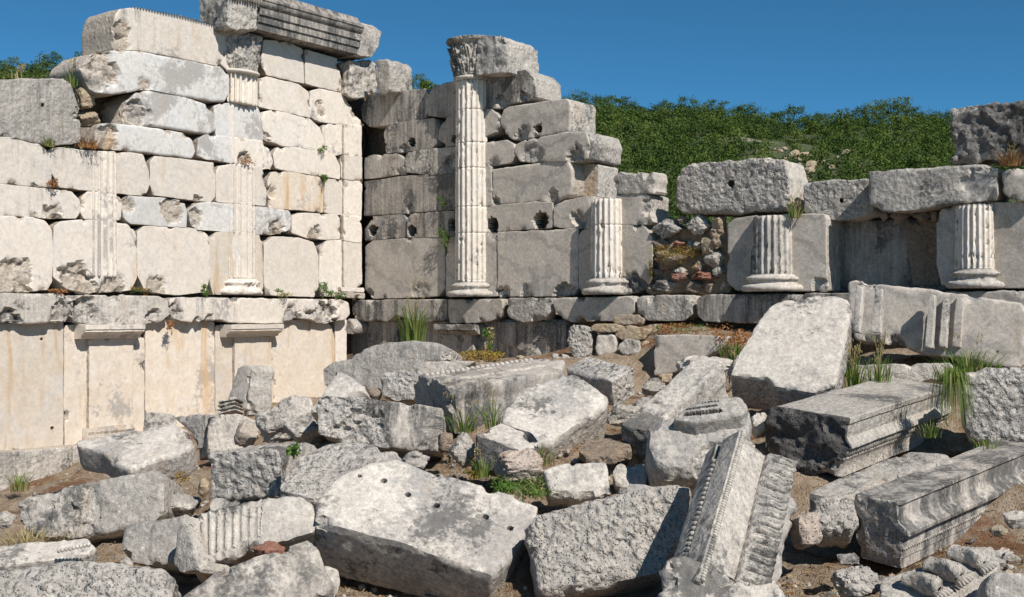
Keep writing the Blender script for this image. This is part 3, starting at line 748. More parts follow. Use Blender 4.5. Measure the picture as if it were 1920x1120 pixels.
# ================================================================== RIGHT WALL
RW = thing('ruined_wall', 'stepped grey marble wall with projecting fluted half-columns, right of the inner corner', 'wall', wall_pt('R', 4, 0))
def RB(poly, mat='grey', T=.65, out=0.0, name='ashlar_block', side='weather', **kw):
    out += random.Random(int(poly[0][0]*7+poly[0][1])).uniform(-.012, .012)
    a = dict(grow=.004, r=.010, s=.034, rf=.003, rs=.004, warp=.006, chips=4, chip_r=.05, jit=.003, cut=.08); a.update(kw)
    return wslab('R', name, poly, T, [M[mat], M[side]], RW, out=out, **a)
RB([(678,200),(690,180),(735,172),(796,166),(806,185),(806,200),(795,224),(720,236),(692,238),(679,225)], 'grey_str')
RB([(796,190),(806,172),(818,158),(862,151),(862,214),(825,219),(800,216)], 'grey_dark')
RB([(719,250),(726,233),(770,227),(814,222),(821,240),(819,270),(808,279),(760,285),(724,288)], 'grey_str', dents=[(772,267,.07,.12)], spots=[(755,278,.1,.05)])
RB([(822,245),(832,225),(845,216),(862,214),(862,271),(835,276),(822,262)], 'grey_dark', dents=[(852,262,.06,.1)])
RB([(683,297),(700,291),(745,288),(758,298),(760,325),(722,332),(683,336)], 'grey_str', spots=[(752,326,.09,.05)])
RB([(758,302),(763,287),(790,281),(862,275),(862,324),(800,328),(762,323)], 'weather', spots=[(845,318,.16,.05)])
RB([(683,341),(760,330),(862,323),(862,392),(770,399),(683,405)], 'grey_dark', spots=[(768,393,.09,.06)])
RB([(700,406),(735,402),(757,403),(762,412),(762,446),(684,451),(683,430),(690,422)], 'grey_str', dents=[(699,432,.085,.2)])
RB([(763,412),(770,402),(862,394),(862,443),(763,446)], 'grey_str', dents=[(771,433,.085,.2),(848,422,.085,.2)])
RB([(684,462),(700,451),(832,443),(834,452),(834,540),(822,555),(750,559),(700,560),(684,548)], 'grey', spots=[(690,552,.08,.05),(790,553,.15,.03)])
RB([(836,443),(862,442),(862,556),(836,556)], 'grey')
RB([(700,236),(722,232),(722,292),(684,297),(690,262)], 'core', out=-.25, T=.4, side='core')
# to the right of the tall column
RB([(893,146),(930,140),(985,131),(1001,147),(1004,183),(985,187),(930,203),(893,205)], 'grey_str', spots=[(985,183,.1,.06),(938,193,.09,.06)])
RB([(893,206),(922,205),(934,217),(938,235),(930,248),(893,262)], 'grey')
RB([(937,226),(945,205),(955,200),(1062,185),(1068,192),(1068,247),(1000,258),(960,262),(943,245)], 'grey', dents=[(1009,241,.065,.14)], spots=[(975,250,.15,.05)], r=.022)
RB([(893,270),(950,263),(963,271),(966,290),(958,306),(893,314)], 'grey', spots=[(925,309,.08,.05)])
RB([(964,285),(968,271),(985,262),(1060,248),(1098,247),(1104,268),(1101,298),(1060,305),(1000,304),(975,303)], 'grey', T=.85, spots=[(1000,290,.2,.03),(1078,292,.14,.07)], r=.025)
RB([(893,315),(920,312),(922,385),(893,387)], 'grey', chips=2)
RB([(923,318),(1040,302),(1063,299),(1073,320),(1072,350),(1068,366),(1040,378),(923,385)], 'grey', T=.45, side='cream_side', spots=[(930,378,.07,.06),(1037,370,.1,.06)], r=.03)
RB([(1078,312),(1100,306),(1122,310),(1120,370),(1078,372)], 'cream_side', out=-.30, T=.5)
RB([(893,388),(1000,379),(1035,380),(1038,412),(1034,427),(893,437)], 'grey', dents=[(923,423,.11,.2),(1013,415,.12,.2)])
RB([(1039,386),(1060,376),(1110,368),(1110,428),(1060,429),(1038,424)], 'grey', chips=3, spots=[(1088,412,.13,.08)])
RB([(893,438),(931,437),(932,556),(893,556)], 'grey', chips=2, spots=[(925,440,.1,.03)])
RB([(933,436),(1084,429),(1084,540),(1076,553),(1040,556),(933,556)], 'grey', T=.5, spots=[(945,550,.12,.08),(985,548,.12,.07),(1055,550,.17,.09)])
RB([(1084,445),(1092,432),(1112,428),(1112,553),(1086,545)], 'grey', chips=2)
RB([(1155,367),(1210,364),(1218,368),(1216,395),(1224,418),(1215,421),(1155,422)], 'grey', T=.5, spots=[(1218,385,.1,.04)])
RB([(1155,421),(1205,422),(1223,445),(1222,520),(1212,540),(1185,550),(1155,551)], 'grey', T=.5, spots=[(1195,540,.2,.04)])
RB([(1364,420),(1380,409),(1420,404),(1420,545),(1380,545),(1364,528)], 'grey', T=.55)
RB([(1470,402),(1545,402),(1549,410),(1549,545),(1470,546)], 'grey', T=.6, spots=[(1537,536,.1,.05)])
RB([(1756,405),(1770,390),(1800,383),(1800,540),(1765,535),(1757,500)], 'grey', T=.6)
RB([(1850,380),(1935,380),(1935,540),(1850,540)], 'grey', T=.5)
RB([(1560,414),(1775,412),(1775,545),(1560,547)], 'grey_dark', out=-.42, T=.15, name='recessed_panel', chips=1, side='grey_dark')
RB([(1695,412),(1762,412),(1762,535),(1712,535)], 'brown', out=-.40, T=.15, name='recessed_panel', chips=1, side='brown')
# rubble fill between the columns
rr = random.Random(5)
def boulder_px(name, x0, y0, x1, y1, Y, mats, parent=None, n=(-.3, -.9, .3), seed=0, T=None, k=9, sq=.55, **kw):
    rg = random.Random(seed*31+int(x0)); cx, cy, a, b = (x0+x1)/2, (y0+y1)/2, (x1-x0)/2, (y1-y0)/2; poly = []
    for i in range(k):
        t = 2*math.pi*i/k+rg.uniform(-.2, .2); c, s = math.cos(t), math.sin(t)
        m = (abs(c)**(2/sq*.5+1)+abs(s)**(2/sq*.5+1))**(-1/(2/sq*.5+1)); m *= rg.uniform(.88, 1.0)
        poly.append((cx+a*c*m, cy+b*s*m))
    px_m = Y/F; w = min(x1-x0, y1-y0)*px_m
    a_ = dict(fa=min(.03, w*.12), r=w*.16, s=max(.018, w*.09), rf=.012*min(1, w/.3), rs=.02*min(1, w/.3), warp=.03*min(1, w/.4), jit=.004, cut=.14, wf=1.1/max(w, .1), chips=0)
    a_.update(kw)
    return px_slab(name, poly, Y, n, T or w*.95, mats, parent, **a_)
def wallY(w, x, y, out=0): 
    d, n = WALL[w]; return float(hit(x, y, P0+n*out, n)[1])
rub = [(1224,410,1286,448,'weather'),(1286,403,1337,443,'white'),(1270,405,1292,420,'brown'),(1335,405,1362,440,'tan'),
       (1228,468,1297,505,'brown'),(1222,448,1262,466,'brown'),(1262,450,1290,466,'brick'),(1288,452,1300,466,'weather'),(1300,454,1316,468,'white'),(1314,446,1345,478,'tan'),
       (1330,425,1364,470,'brown'),(1318,468,1362,505,'weather'),
       (1222,503,1246,516,'brown'),(1246,502,1264,513,'brick'),(1263,502,1288,515,'weather'),(1222,515,1238,525,'brown'),(1238,514,1256,524,'brown'),(1256,512,1296,526,'brick'),(1298,510,1350,526,'brick'),
       (1222,524,1284,548,'white'),(1212,530,1226,550,'brown'),(1284,526,1322,550,'brown'),(1322,527,1350,550,'tan'),(1296,490,1330,512,'brown'),(1336,500,1362,520,'weather'),(1348,520,1366,548,'weather')]
wslab('R', 'mortar_fill', [(1215,430),(1370,425),(1370,552),(1215,552)], .2, [M['mortar']]*2, RW, out=-.11, r=.03, s=.04, rf=.03, rs=.02, warp=.03, chips=0, fa=.03)
rq = random.Random(9)
for i in range(46):
    x = rq.uniform(1218, 1362); y = rq.uniform(445, 550); w_ = rq.uniform(8, 18); rub.append((x-w_/2, y-w_*.22, x+w_/2, y+w_*.22, rq.choice(['brown', 'brown', 'tan', 'tan', 'brick'])))
for i, (x0, y0, x1, y1, m) in enumerate(rub):
    rock_px('rubble_stone', x0-1, y0-1, x1+1, y1+1, wallY('R', (x0+x1)/2, 500, (-.15 if i > 25 else -.10)-.05*(i % 3 == 1)), M[m], seed=i, parent=RW, depth=1.1, amp=1.2)
core('R', [(684,205),(800,185),(1000,180),(1010,250),(1060,290),(1062,420),(1100,380),(1200,385),(1225,430),(1365,430),(1540,415),(1545,560),(1775,560),(1780,400),(1940,400),(1940,700),(684,860)], RW, out=-.28)
core('R', [(1540,408),(1790,390),(1790,570),(1540,570)], RW, out=-.62, T=.3)
for i, (x0, x1) in enumerate(((1650,1668),(1668,1706),(1712,1745),(1745,1762))):
    rock_px('rubble_stone', x0, 394, x1, 416, wallY('R', (x0+x1)/2, 400, -.2), M['brown'], seed=i, parent=RW)
# columns
def col(xl, xr, ys, nf, seed, bl, br, by0, by1, cap=None, broken=None, kd=1.0):
    ym = (ys[0]+ys[-1])/2; uc, R = px_column('R', xl, xr, ym, .2, .45)
    R0 = R; dep = R*.95; zs = [wall_uv('R', (xl+xr)/2, y, dep)[1] for y in ys]
    c = half_round('R', 'half_column', uc, R0*1.03, R0*.97, min(zs), max(zs), dep, nf, [M['cream' if seed != 3 else 'white']], RW, df=.10, seed=seed, joints=zs[1:-1], erode=broken)
    ub, Rb = px_column('R', bl, br, (by0+by1)/2, .25, .4); Rb /= 1.42
    half_lathe('R', 'column_base', uc, base_prof(max(Rb, R0*.98), wall_uv('R', (bl+br)/2, by1, dep)[1], wall_uv('R', (bl+br)/2, by0, dep)[1]+.01), 1.0, [M['white']], c, seed=seed, chips=.012)
    return c, uc, R0, dep
c1, uc, Rc, dp = col(852, 905, (145, 203, 265, 313, 386, 436, 528), 10, 1, 838, 912, 530, 557)
zt = lambda y: wall_uv('R', 880, y, dp)[1]
half_lathe('R', 'necking_ring', uc, [(Rc*.95, zt(147)), (Rc*1.1, zt(145)), (Rc*1.1, zt(140)), (Rc*.95, zt(138))], 1.0, [M['white']], c1, seed=3, amp=.003, chips=0)
capital('R', 'capital', uc, Rc*1.02, zt(140), zt(68), 1.0, [M['weather']], c1, seed=8, ruin=1.3)
RB([(903,68),(915,66),(935,68),(945,76),(950,76),(950,136),(893,140),(893,72)], 'weather', out=.22, T=.75, name='capital_block', s=.03, rs=.02, rf=.02, pick=.012, pickf=14, spots=[(940,70,.1,.05)])
cb = lambda xn, z, a, b: np.clip(((z-a)/(b-a)-.30-.75*np.clip(xn+.95, 0, 1)*1.15)*8, 0, 1)*(xn < -.05)
c2 = col(1104, 1163, (371, 421, 522), 10, 2, 1091, 1175, 522, 553)
c3 = col(1404, 1483, (403, 515), 11, 3, 1392, 1493, 515, 547, broken=cb)
c4 = col(1786, 1862, (382, 505), 11, 4, 1778, 1882, 505, 541)
# ledge of the right wall
for poly, m in (([(659,563),(760,562),(838,561),(838,600),(800,606),(770,600),(742,592),(725,605),(700,601),(662,606),(658,590)],'grey_str'),
                ([(840,562),(940,560),(943,575),(938,596),(920,603),(890,607),(842,606)],'grey'),
                ([(944,565),(955,559),(1033,559),(1036,580),(1020,600),(985,606),(955,598)],'weather'),
                ([(1036,565),(1045,559),(1180,556),(1190,562),(1190,585),(1172,602),(1070,605),(1040,590)],'grey'),
                ([(1194,560),(1205,554),(1298,553),(1302,570),(1298,590),(1280,602),(1215,602),(1196,590)],'weather'),
                ([(1307,560),(1318,552),(1440,551),(1610,549),(1610,602),(1400,607),(1320,603),(1307,590)],'grey_str'),
                ([(1612,549),(1950,545),(1950,615),(1612,606)],'grey')):
    ledge('R', poly, m, RW)
RB([(655,600),(1062,600),(1062,720),(655,760)], 'grey_str', out=-.05, T=.3, name='dado_panel', chips=2)
RB([(700,604),(745,604),(740,720),(700,720)], 'grey_dark', out=.03, T=.3, name='dado_panel', chips=2)
RB([(930,604),(1062,604),(1062,720),(1000,720),(985,660),(935,640)], 'grey_str', out=.03, T=.3, name='dado_panel', chips=2, spots=[(1010,650,.12,.03)])
pt = RB([(826,628),(886,628),(886,740),(826,745)], 'grey_str', out=.07, T=.3, name='dado_pilaster', chips=2)
d, n = WALL['R']; ua, za = wall_uv('R', 814, 608, .2); ub, _ = wall_uv('R', 891, 608, .2)
slab('pilaster_capital', [(0, 0), (.22, 0), (.22, -.08), (.15, -.12), (.08, -.15), (0, -.15)], wall_pt('R', ua, za), n, ZU, -d, abs(ub-ua), [M['grey_str'], M['weather']], pt, E=d, r=.008, s=.04, cut=0, jit=.002, rs=.006, rf=.005, warp=.004, chips=0)
RB([(640,606),(655,598),(664,612),(660,626),(642,626)], 'weather', out=.30, T=.3, name='pilaster_capital', chips=2)
RB([(1062,600),(1950,600),(1950,760),(1062,760)], 'core', out=-.1, T=.3, name='dado_panel', chips=0, side='core', s=.12)
# ================================================================== stones lying on the walls (each a thing)
def stone_thing(label, cat, poly, Y, n, T, mat, side=None, name='fallen_block', **kw):
    s = min(.034, max(.016, Y*.0026))
    a = dict(r=.014, s=s, rf=.004, rs=.005, warp=.010, chips=5, chip_r=.05, jit=.004, cut=.08); a.update(kw)
    o = px_slab(name, poly, Y, n, T, [M[mat], M[side or mat]], None, **a); return setp(o, label, cat)
def wall_thing(w, label, cat, poly, T, mat, side, out=0., name='loose_block', **kw):
    a = dict(r=.02, s=.03, rf=.007, rs=.007, warp=.014, chips=5, chip_r=.07, jit=.01, cut=.14, pick=.0); a.update(kw)
    o = wslab(w, name, poly, T, [M[mat], M[side]], None, out=out, **a); return setp(o, label, cat)
wall_thing('L', 'large pitted grey block on the low left end of the cream wall', 'stone block',
  [(-20,147),(60,147),(122,149),(135,160),(146,195),(152,235),(150,268),(110,274),(60,268),(30,260),(-20,258)], .7, 'lichen', 'weather', rf=.012, dents=[(80,198,.03,.04)], warp=.03)
for i, (x0, y0, x1, y1) in enumerate(((140,160,180,208), (146,208,188,238))):
    o = rock_px('rubble_stone', x0, y0, x1, y1, wallY('L', (x0+x1)/2, 200, -.2), M['tan'], seed=i+3)
    setp(o, ['yellowish rubble stone beside the big pitted block, upper of two', 'yellowish rubble stone beside the big pitted block, lower of two'][i], 'stone')
for i, (x0, y0, x1, y1) in enumerate(((150,236,182,272), (196,190,216,215), (214,186,236,212), (192,212,214,236), (212,208,236,236))):
    o = boulder_px('rubble_stone', x0, y0, x1, y1, wallY('L', (x0+x1)/2, 200, -.45 if i else -.1), [M['brown']]*2, None, n=nL, seed=i+13, T=.4)
    setp(o, 'small brown stone at the foot of the two yellowish stones' if i == 0 else 'dark rubble stone inside the shadowy hole under the overhanging block', 'stone', None if i == 0 else 'dark stones inside the hole')
# architrave on top of the left wall
AR = thing('architrave_block', 'dark weathered architrave with carved bands bridging the top of the left wall', 'architrave', wall_pt('L', -1.5, 2.9))
d, n = WALL['L']; ua, za = wall_uv('L', 484, 55, .26); ub, zb = wall_uv('L', 675, 102, .26)
z0 = (za+zb)/2
ht = wall_uv('L', 560, -5, .3)[1]-z0
prof = [(-.35, 0), (.24, 0), (.24, .115), (.265, .12), (.265, .235), (.29, .24), (.29, .36), (.315, .375), (.34, .42), (.345, .455), (.36, .46), (.36, .50), (.30, .53), (.24, .60), (.22, .66), (-.35, .69)]
prof = [(a, b/.69*ht) for a, b in prof]
slab('moulded_face', prof, wall_pt('L', ua, z0), n, ZU, -d, abs(ub-ua), [M['weather'], M['grey_dark']], AR, E=d*np.sign(ub-ua), r=.008, s=.028, cut=0, jit=.001, rs=.004, rf=.02, warp=.004, chips=0, fa=.003)
mb = MB(); L = abs(ub-ua); nb = 46
for i in range(nb):
    c = wall_pt('L', ua+(i+.5)/nb*L, z0+.405/.69*ht, .345); mb.add(*ellipsoid(c, (d*.017, n*.022, ZU*.045), 7, 6))
mb.build('leaf_moulding', [M['grey_dark']], AR)
mb = MB(); nb = 90
for i in range(nb):
    c = wall_pt('L', ua+(i+.5)/nb*L, z0+.352/.69*ht, .30); mb.add(*ellipsoid(c, (d*.011, n*.012, ZU*.012), 6, 4))
mb.build('bead_moulding', [M['weather']], AR)
wslab('L', 'broken_end', [(424,-30),(480,-30),(483,20),(484,55),(470,58),(436,56),(427,50)], .6, [M['weather'], M['weather']], AR, out=.30, r=.03, s=.025, rf=.02, rs=.02, pick=.03, pickf=13, warp=.02)
wslab('L', 'broken_end', [(670,41),(700,50),(716,60),(713,80),(697,108),(670,104)], .55, [M['weather'], M['weather']], AR, out=.235, r=.02, s=.025, rf=.015, rs=.015, pick=.012, pickf=16, warp=.02)
o = wslab('R', 'broken_capital_block', [(704,113),(724,110),(732,120),(731,170),(722,178),(706,176)], .5, [M['weather'], M['weather']], None, out=.25, r=.03, s=.03, rf=.015, rs=.015, pick=.012)
setp(o, 'pale rough capital block sticking out of the inner corner under the architrave', 'stone block')
# loose stones on the right wall
wall_thing('R', 'small squared block on top of the half-column right of the tall column', 'stone block',
  [(1149,332),(1160,321),(1178,326),(1226,322),(1228,362),(1200,365),(1155,366)], .35, 'weather', 'white', pick=.012, pickf=16, out=.02)
wall_thing('R', 'huge rough pecked block with a slot hole, above the rubble-filled gap', 'stone block',
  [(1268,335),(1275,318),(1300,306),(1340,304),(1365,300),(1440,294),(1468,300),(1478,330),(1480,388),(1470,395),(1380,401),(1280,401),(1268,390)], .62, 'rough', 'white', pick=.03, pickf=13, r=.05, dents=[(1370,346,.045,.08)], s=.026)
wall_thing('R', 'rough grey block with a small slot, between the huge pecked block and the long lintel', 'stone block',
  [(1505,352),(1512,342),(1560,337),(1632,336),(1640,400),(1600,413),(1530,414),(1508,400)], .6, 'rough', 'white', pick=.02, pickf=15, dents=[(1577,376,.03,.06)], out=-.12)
wall_thing('R', 'long smooth grey lintel lying over the dark recessed panel', 'stone block',
  [(1627,322),(1640,320),(1780,311),(1855,306),(1868,312),(1870,370),(1868,378),(1790,381),(1740,393),(1690,398),(1650,397),(1629,385)], .55, 'weather', 'white', pick=.0, rf=.006, out=.14, r=.03, spots=[(1840,345,.2,.02)])
wall_thing('R', 'dark deeply eroded block standing on the right end of the wall top', 'stone block',
  [(1783,202),(1800,198),(1870,195),(1925,188),(1950,186),(1950,300),(1860,303),(1800,306),(1784,306)], .5, 'crusty', 'weather', pick=.06, pickf=9, r=.03, rf=.03, rs=.02, out=.05)
wall_thing('R', 'smooth grey block at the right photo edge, just beside the long lintel', 'stone block',
  [(1875,325),(1885,317),(1950,312),(1950,378),(1900,378),(1880,360)], .5, 'grey', 'white', out=.1)
# the small wall of reused stones in front of the right wall
sw = [('upright rough white block at the left of the little stack of reused stones', (1062,606,1110,678), 'pitted', 14.3, .35),
 ('long tan stone lying across the little stack, with a red brick bit', (1104,606,1165,624), 'tan', 14.2, .3),
 ('squared grey-white block under the long tan stone', (1114,624,1158,671), 'grey', 14.2, .3),
 ('flat tan stone topmost on the little stack', (1146,588,1200,610), 'tan', 14.4, .3),
 ('yellowish long stone on the right half of the little stack', (1150,610,1222,640), 'tan', 14.1, .3),
 ('dark faced stone under the yellowish long stone', (1158,636,1202,668), 'weather', 14.0, .3),
 ('tan upright stone at the right end of the little stack', (1198,638,1223,672), 'tan', 14.0, .3),
 ('brownish stone low between the little stack and the grey slab', (1198,668,1224,700), 'brown', 14.0, .3)]
for i, (lb, (x0, y0, x1, y1), m, Y, T) in enumerate(sw):
    o = boulder_px('reused_stone', x0, y0, x1, y1, Y, [M[m]]*2, None, n=(-.35, -.93, .08), seed=i+40, T=T, sq=.3, **({'pick': .02} if i == 0 else {}))
    setp(o, lb, 'stone')
stone_thing('flat grey slab standing on edge right of the little stack of reused stones', 'stone slab',
  [(1225,629),(1300,628),(1366,630),(1362,650),(1320,672),(1262,700),(1240,706),(1225,704)], 13.4, (-.45,-.89,.05), .25, 'grey', 'white', r=.02)
# ================================================================== the heap of fallen stones
ST = stone_thing
ST('big white marble block with six dowel holes across its tilted top, front centre', 'stone block',
  [(592,978),(590,935),(640,890),(690,868),(745,858),(800,882),(880,900),(960,925),(1012,950),(1005,975),(985,1010),(960,1045),(925,1080),(870,1060),(760,1020),(640,990)],
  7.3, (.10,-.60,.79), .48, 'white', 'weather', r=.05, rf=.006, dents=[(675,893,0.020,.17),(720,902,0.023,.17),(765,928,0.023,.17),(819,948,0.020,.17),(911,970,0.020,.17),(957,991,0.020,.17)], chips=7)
ST('rough speckled grey block in the front row, half shaded by the leaning carved architrave', 'stone block',
  [(986,985),(1000,965),(1080,937),(1180,915),(1270,900),(1300,910),(1290,1000),(1240,1080),(1150,1095),(1020,1120),(1002,1112),(985,1030)],
  6.9, (-.12,-.90,.42), .5, 'pitted', 'rough', r=.07, rf=.015, pick=.016, pickf=16, warp=.05)
# leaning carved architrave
f = fit((1388,803), (1318,1050), (1333,838), (1440,849), 6.6, (.9, .98, 1.02), 'leaning')
a, b, c, dd = f; ax = unit(b-a); U = unit(c-a); U = orth(U, ax); W = orth(dd-a, ax, U)
wl = float((c-a)@U); wd = float((dd-a)@W); Ln = float(np.linalg.norm(b-a))*1.12
LA = thing('carved_architrave', 'leaning architrave with bead rows and acanthus leaf band, tilted up at the front right', 'architrave', (a+b)/2-ZU*.4)
N = -ax
# profile: U = left soffit side, W = right fascia side
pr = [(wl*1.25, .02), (wl*.80, .0), (wl*.78, .028), (wl*.62, .028), (wl*.60, 0), (0, 0), (0, wd*.18), (.012, wd*.20), (.012, wd*.62), (.03, wd*.64), (.03, wd*1.0),
      (.02, wd*1.04), (-.015, wd*1.45), (-.03, wd*1.72), (-.02, wd*1.85), (.12, wd*1.85), (.38, wd*1.5), (wl*1.25, wd*.9)]
slab('moulded_body', pr, a, U, W, N, Ln, [M['weather'], M['weather']], LA, E=ax, r=.012, s=.016, cut=0, jit=.0008, rs=.003, rf=.012, warp=.005, chips=0, seed=77, fa=.003)
mb = MB(); nb = 60
for i in range(nb):
    t = (i+.5)/nb*Ln
    if i % 3 == 2: rr_ = (.010, .016)
    else: rr_ = (.014, .016)
    mb.add(*ellipsoid(a+ax*t+W*(wd*.12)-U*.004, (ax*rr_[0]*.75, U*rr_[1], W*rr_[1]), 8, 6))
mb.build('bead_row', [M['white']], LA)
mb = MB(); nb = 30
for i in range(4, 26):
    t = (i+.5)/nb*Ln
    mb.add(*ellipsoid(a+ax*t+U*(wl*.70)+W*.012, (ax*.016, U*.022, W*.024), 8, 6))
mb.build('soffit_garland', [M['weather']], LA)
# acanthus band: curled leaves one after another
nt_, nq_ = 560, 46; per = .070
tg = np.linspace(.01, Ln*.985, nt_)[:, None]; qg = np.linspace(0, 1, nq_)[None, :]
wob = .006*np.sin(tg*31)+.004*np.sin(tg*77)
s_ = ((tg+wob+.012*qg**2)/per % 1.0)*2-1; s2_ = ((tg+wob)/per+.5) % 1.0*2-1
env = np.sin(np.clip(qg*.93+.05, 0, 1)*math.pi)**.7
c1_ = np.abs(np.sin(math.pi*(tg+wob)/per+1.5*qg**1.6))**.8; c2_ = np.abs(np.sin(math.pi*(tg+wob)/per*3+2.4*qg**1.6+.6))
curl = np.exp(-((qg-.80)/.10)**2)*.020*c1_
hh = env*(.046*c1_+.009*c2_)+curl*1.4-.020*np.exp(-((qg-.45)/.05)**2)*(1-c1_)
Vb = a+tg[..., None]*ax+(W*wd)*(1.02+.76*qg[..., None]+0*tg[..., None])-U*((.004+.040*qg+hh)[..., None])
Vb = Vb.reshape(-1, 3); Vb = Vb-U*(fbm(Vb, 22, 4)*.004-np.clip(fbm(Vb, 5, 3)-.30, 0, 1)*.08)[:, None]
Fb = grid_faces(nt_, nq_); back_ = Vb+U*.09; nV = len(Vb)
rim = [0*nq_+j for j in range(nq_)]+[i*nq_+nq_-1 for i in range(1, nt_)]+[(nt_-1)*nq_+j for j in range(nq_-2, -1, -1)]+[i*nq_ for i in range(nt_-2, 0, -1)]
NNb = vnormals(Vb, Fb)
if np.mean(NNb@(-U)) < 0: Fb = [f_[::-1] for f_ in Fb]; flip = True
else: flip = False
Fb2 = [tuple(i+nV for i in f_[::-1]) for f_ in Fb]
rf_ = [(rim[i], rim[(i+1) % len(rim)], rim[(i+1) % len(rim)]+nV, rim[i]+nV) for i in range(len(rim))]
if not flip: rf_ = [f_[::-1] for f_ in rf_]
mesh_obj('leaf_band', np.vstack([Vb, back_]), Fb+Fb2+rf_, [M['weather']], LA)
px_slab('broken_end', [(1238,1060),(1250,1045),(1290,1040),(1318,1052),(1350,1060),(1400,1092),(1455,1085),(1480,1130),(1470,1170),(1240,1170)], 5.72, (-.1,-.85,.5), .35, [M['white']]*2, LA, r=.04, s=.016, rf=.012, rs=.012, pick=.02, warp=.03, chips=4, fa=.03)
px_slab('broken_edge', [(1438,850),(1470,862),(1497,900),(1500,935),(1488,1000),(1475,1060),(1462,1120),(1420,1120),(1440,1000)], 6.75, (.5,-.75,.45), .2, [M['white']]*2, LA, r=.06, s=.018, rf=.02, rs=.02, warp=.04, chips=5)
# big dark-ended cornice block
f = fit((1590,784), (1765,728), (1440,760), (1583,897), 8.0, (1.17, 1.05, 1.0), 'cornice')
a, b, c, dd = f; ax = unit(b-a); U = orth(c-a, ax); W = orth(dd-a, ax, U)
if W@(dd-a) < 0: W = -W
wl = float((c-a)@U); wd = float((dd-a)@W); Ln = float((b-a)@ax)
CB = thing('cornice_block', 'large cornice block with a blackened broken end and moulded long side, right of centre', 'stone block', (a+b+c+dd)/4-ZU*.2)
pr = [(0, .0), (-.008, .02*wd), (-.006, .10*wd), (.006, .12*wd), (.012, .34*wd), (-.028, .45*wd), (-.034, .50*wd), (-.01, .53*wd), (.02, .66*wd), (.03, .69*wd), (.022, .70*wd), (.022, 1.0*wd),
      (wl*.5, 1.08*wd), (wl*.95, 1.02*wd), (wl*1.02, .8*wd), (wl*1.03, .3*wd), (wl*.97, .05*wd), (wl*.9, 0)]
slab('moulded_body', pr, a, U, W, -ax, Ln*1.12, [M['rough_dark'], M['weather']], CB, E=ax, r=.02, s=.022, cut=0, jit=.002, rs=.003, rf=.035, warp=.012, chips=4, wf=1.4, seed=61, fa=.004)
mb = MB(); nb = 52
for i in range(nb): mb.add(*ellipsoid(a+ax*((i+.5)/nb*Ln*1.1)+U*.008+W*(wd*.60), (ax*.010, U*.024, W*.030), 6, 5))
mb.build('leaf_moulding', [M['grey_dark']], CB)
mb = MB(); nb = 90
for i in range(nb): mb.add(*ellipsoid(a+ax*((i+.5)/nb*Ln*1.1)+U*.018+W*(wd*.70), (ax*.008, U*.011, W*.011), 6, 4))
mb.build('bead_moulding', [M['weather']], CB)
# architrave lower right
f = fit((1688,942), (1908,852), (1602,928), (1692,1068), 6.8, (1.2, 1.03, 1.0), 'arch_low')
a, b, c, dd = f; ax = unit(b-a); U = orth(c-a, ax); W = orth(dd-a, ax, U)
if W@(dd-a) < 0: W = -W
wl = float((c-a)@U); wd = float((dd-a)@W); Ln = float((b-a)@ax)
AB = thing('architrave_block', 'square-ended architrave block with stepped bands along its side, lower right corner', 'architrave', (a+b+c+dd)/4-ZU*.2)
pr = [(0, 0), (0, .05*wd), (.016, .06*wd), (.022, .25*wd), (.012, .32*wd), (-.046, .42*wd), (-.056, .44*wd), (-.054, .49*wd), (-.022, .55*wd), (-.008, .57*wd), (-.008, .70*wd), (0, .71*wd), (0, .84*wd), (.008, .85*wd), (.008, wd),
      (wl*.98, wd*.96), (wl*1.02, wd*.5), (wl, 0)]
slab('moulded_body', pr, a, U, W, -ax, Ln*1.25, [M['rough'], M['grey_str']], AB, E=ax, r=.012, s=.02, cut=0, jit=.002, rs=.002, rf=.012, warp=.006, chips=3, chip_r=.05, pick=.0, seed=62, fa=.003)
mb = MB(); nb = 80
for i in range(nb): mb.add(*ellipsoid(a+ax*((i+.5)/nb*Ln*1.3)-U*.008+W*(wd*.70), (ax*.009, U*.012, W*.008), 6, 4))
mb.build('bead_moulding', [M['weather']], AB)
ST('flat-topped marble slab lying behind the square-ended architrave', 'stone slab',
  [(1515,925),(1555,903),(1640,868),(1705,847),(1782,851),(1740,880),(1625,915),(1600,930),(1560,935)], 7.5, (-.08,-.22,.97), .3, 'weather', 'pitted', r=.03, s=.022)
ST('rough white stone wedged beneath the flat-topped slab', 'stone',
  [(1512,960),(1525,935),(1560,925),(1605,935),(1612,975),(1600,1000),(1545,1000),(1520,985)], 7.0, (-.1,-.85,.5), .3, 'pitted', r=.06, pick=.02)
o = rock_px('rubble_stone', 1478, 956, 1540, 1034, 6.9, M['pinkw'], seed=70); setp(o, 'pinkish brown stone right beside the carved leaf band', 'stone')
o = rock_px('rubble_stone', 1558, 1058, 1652, 1127, 6.2, M['pitted'], seed=71); setp(o, 'rough white stone below the square end of the lower right architrave', 'stone')
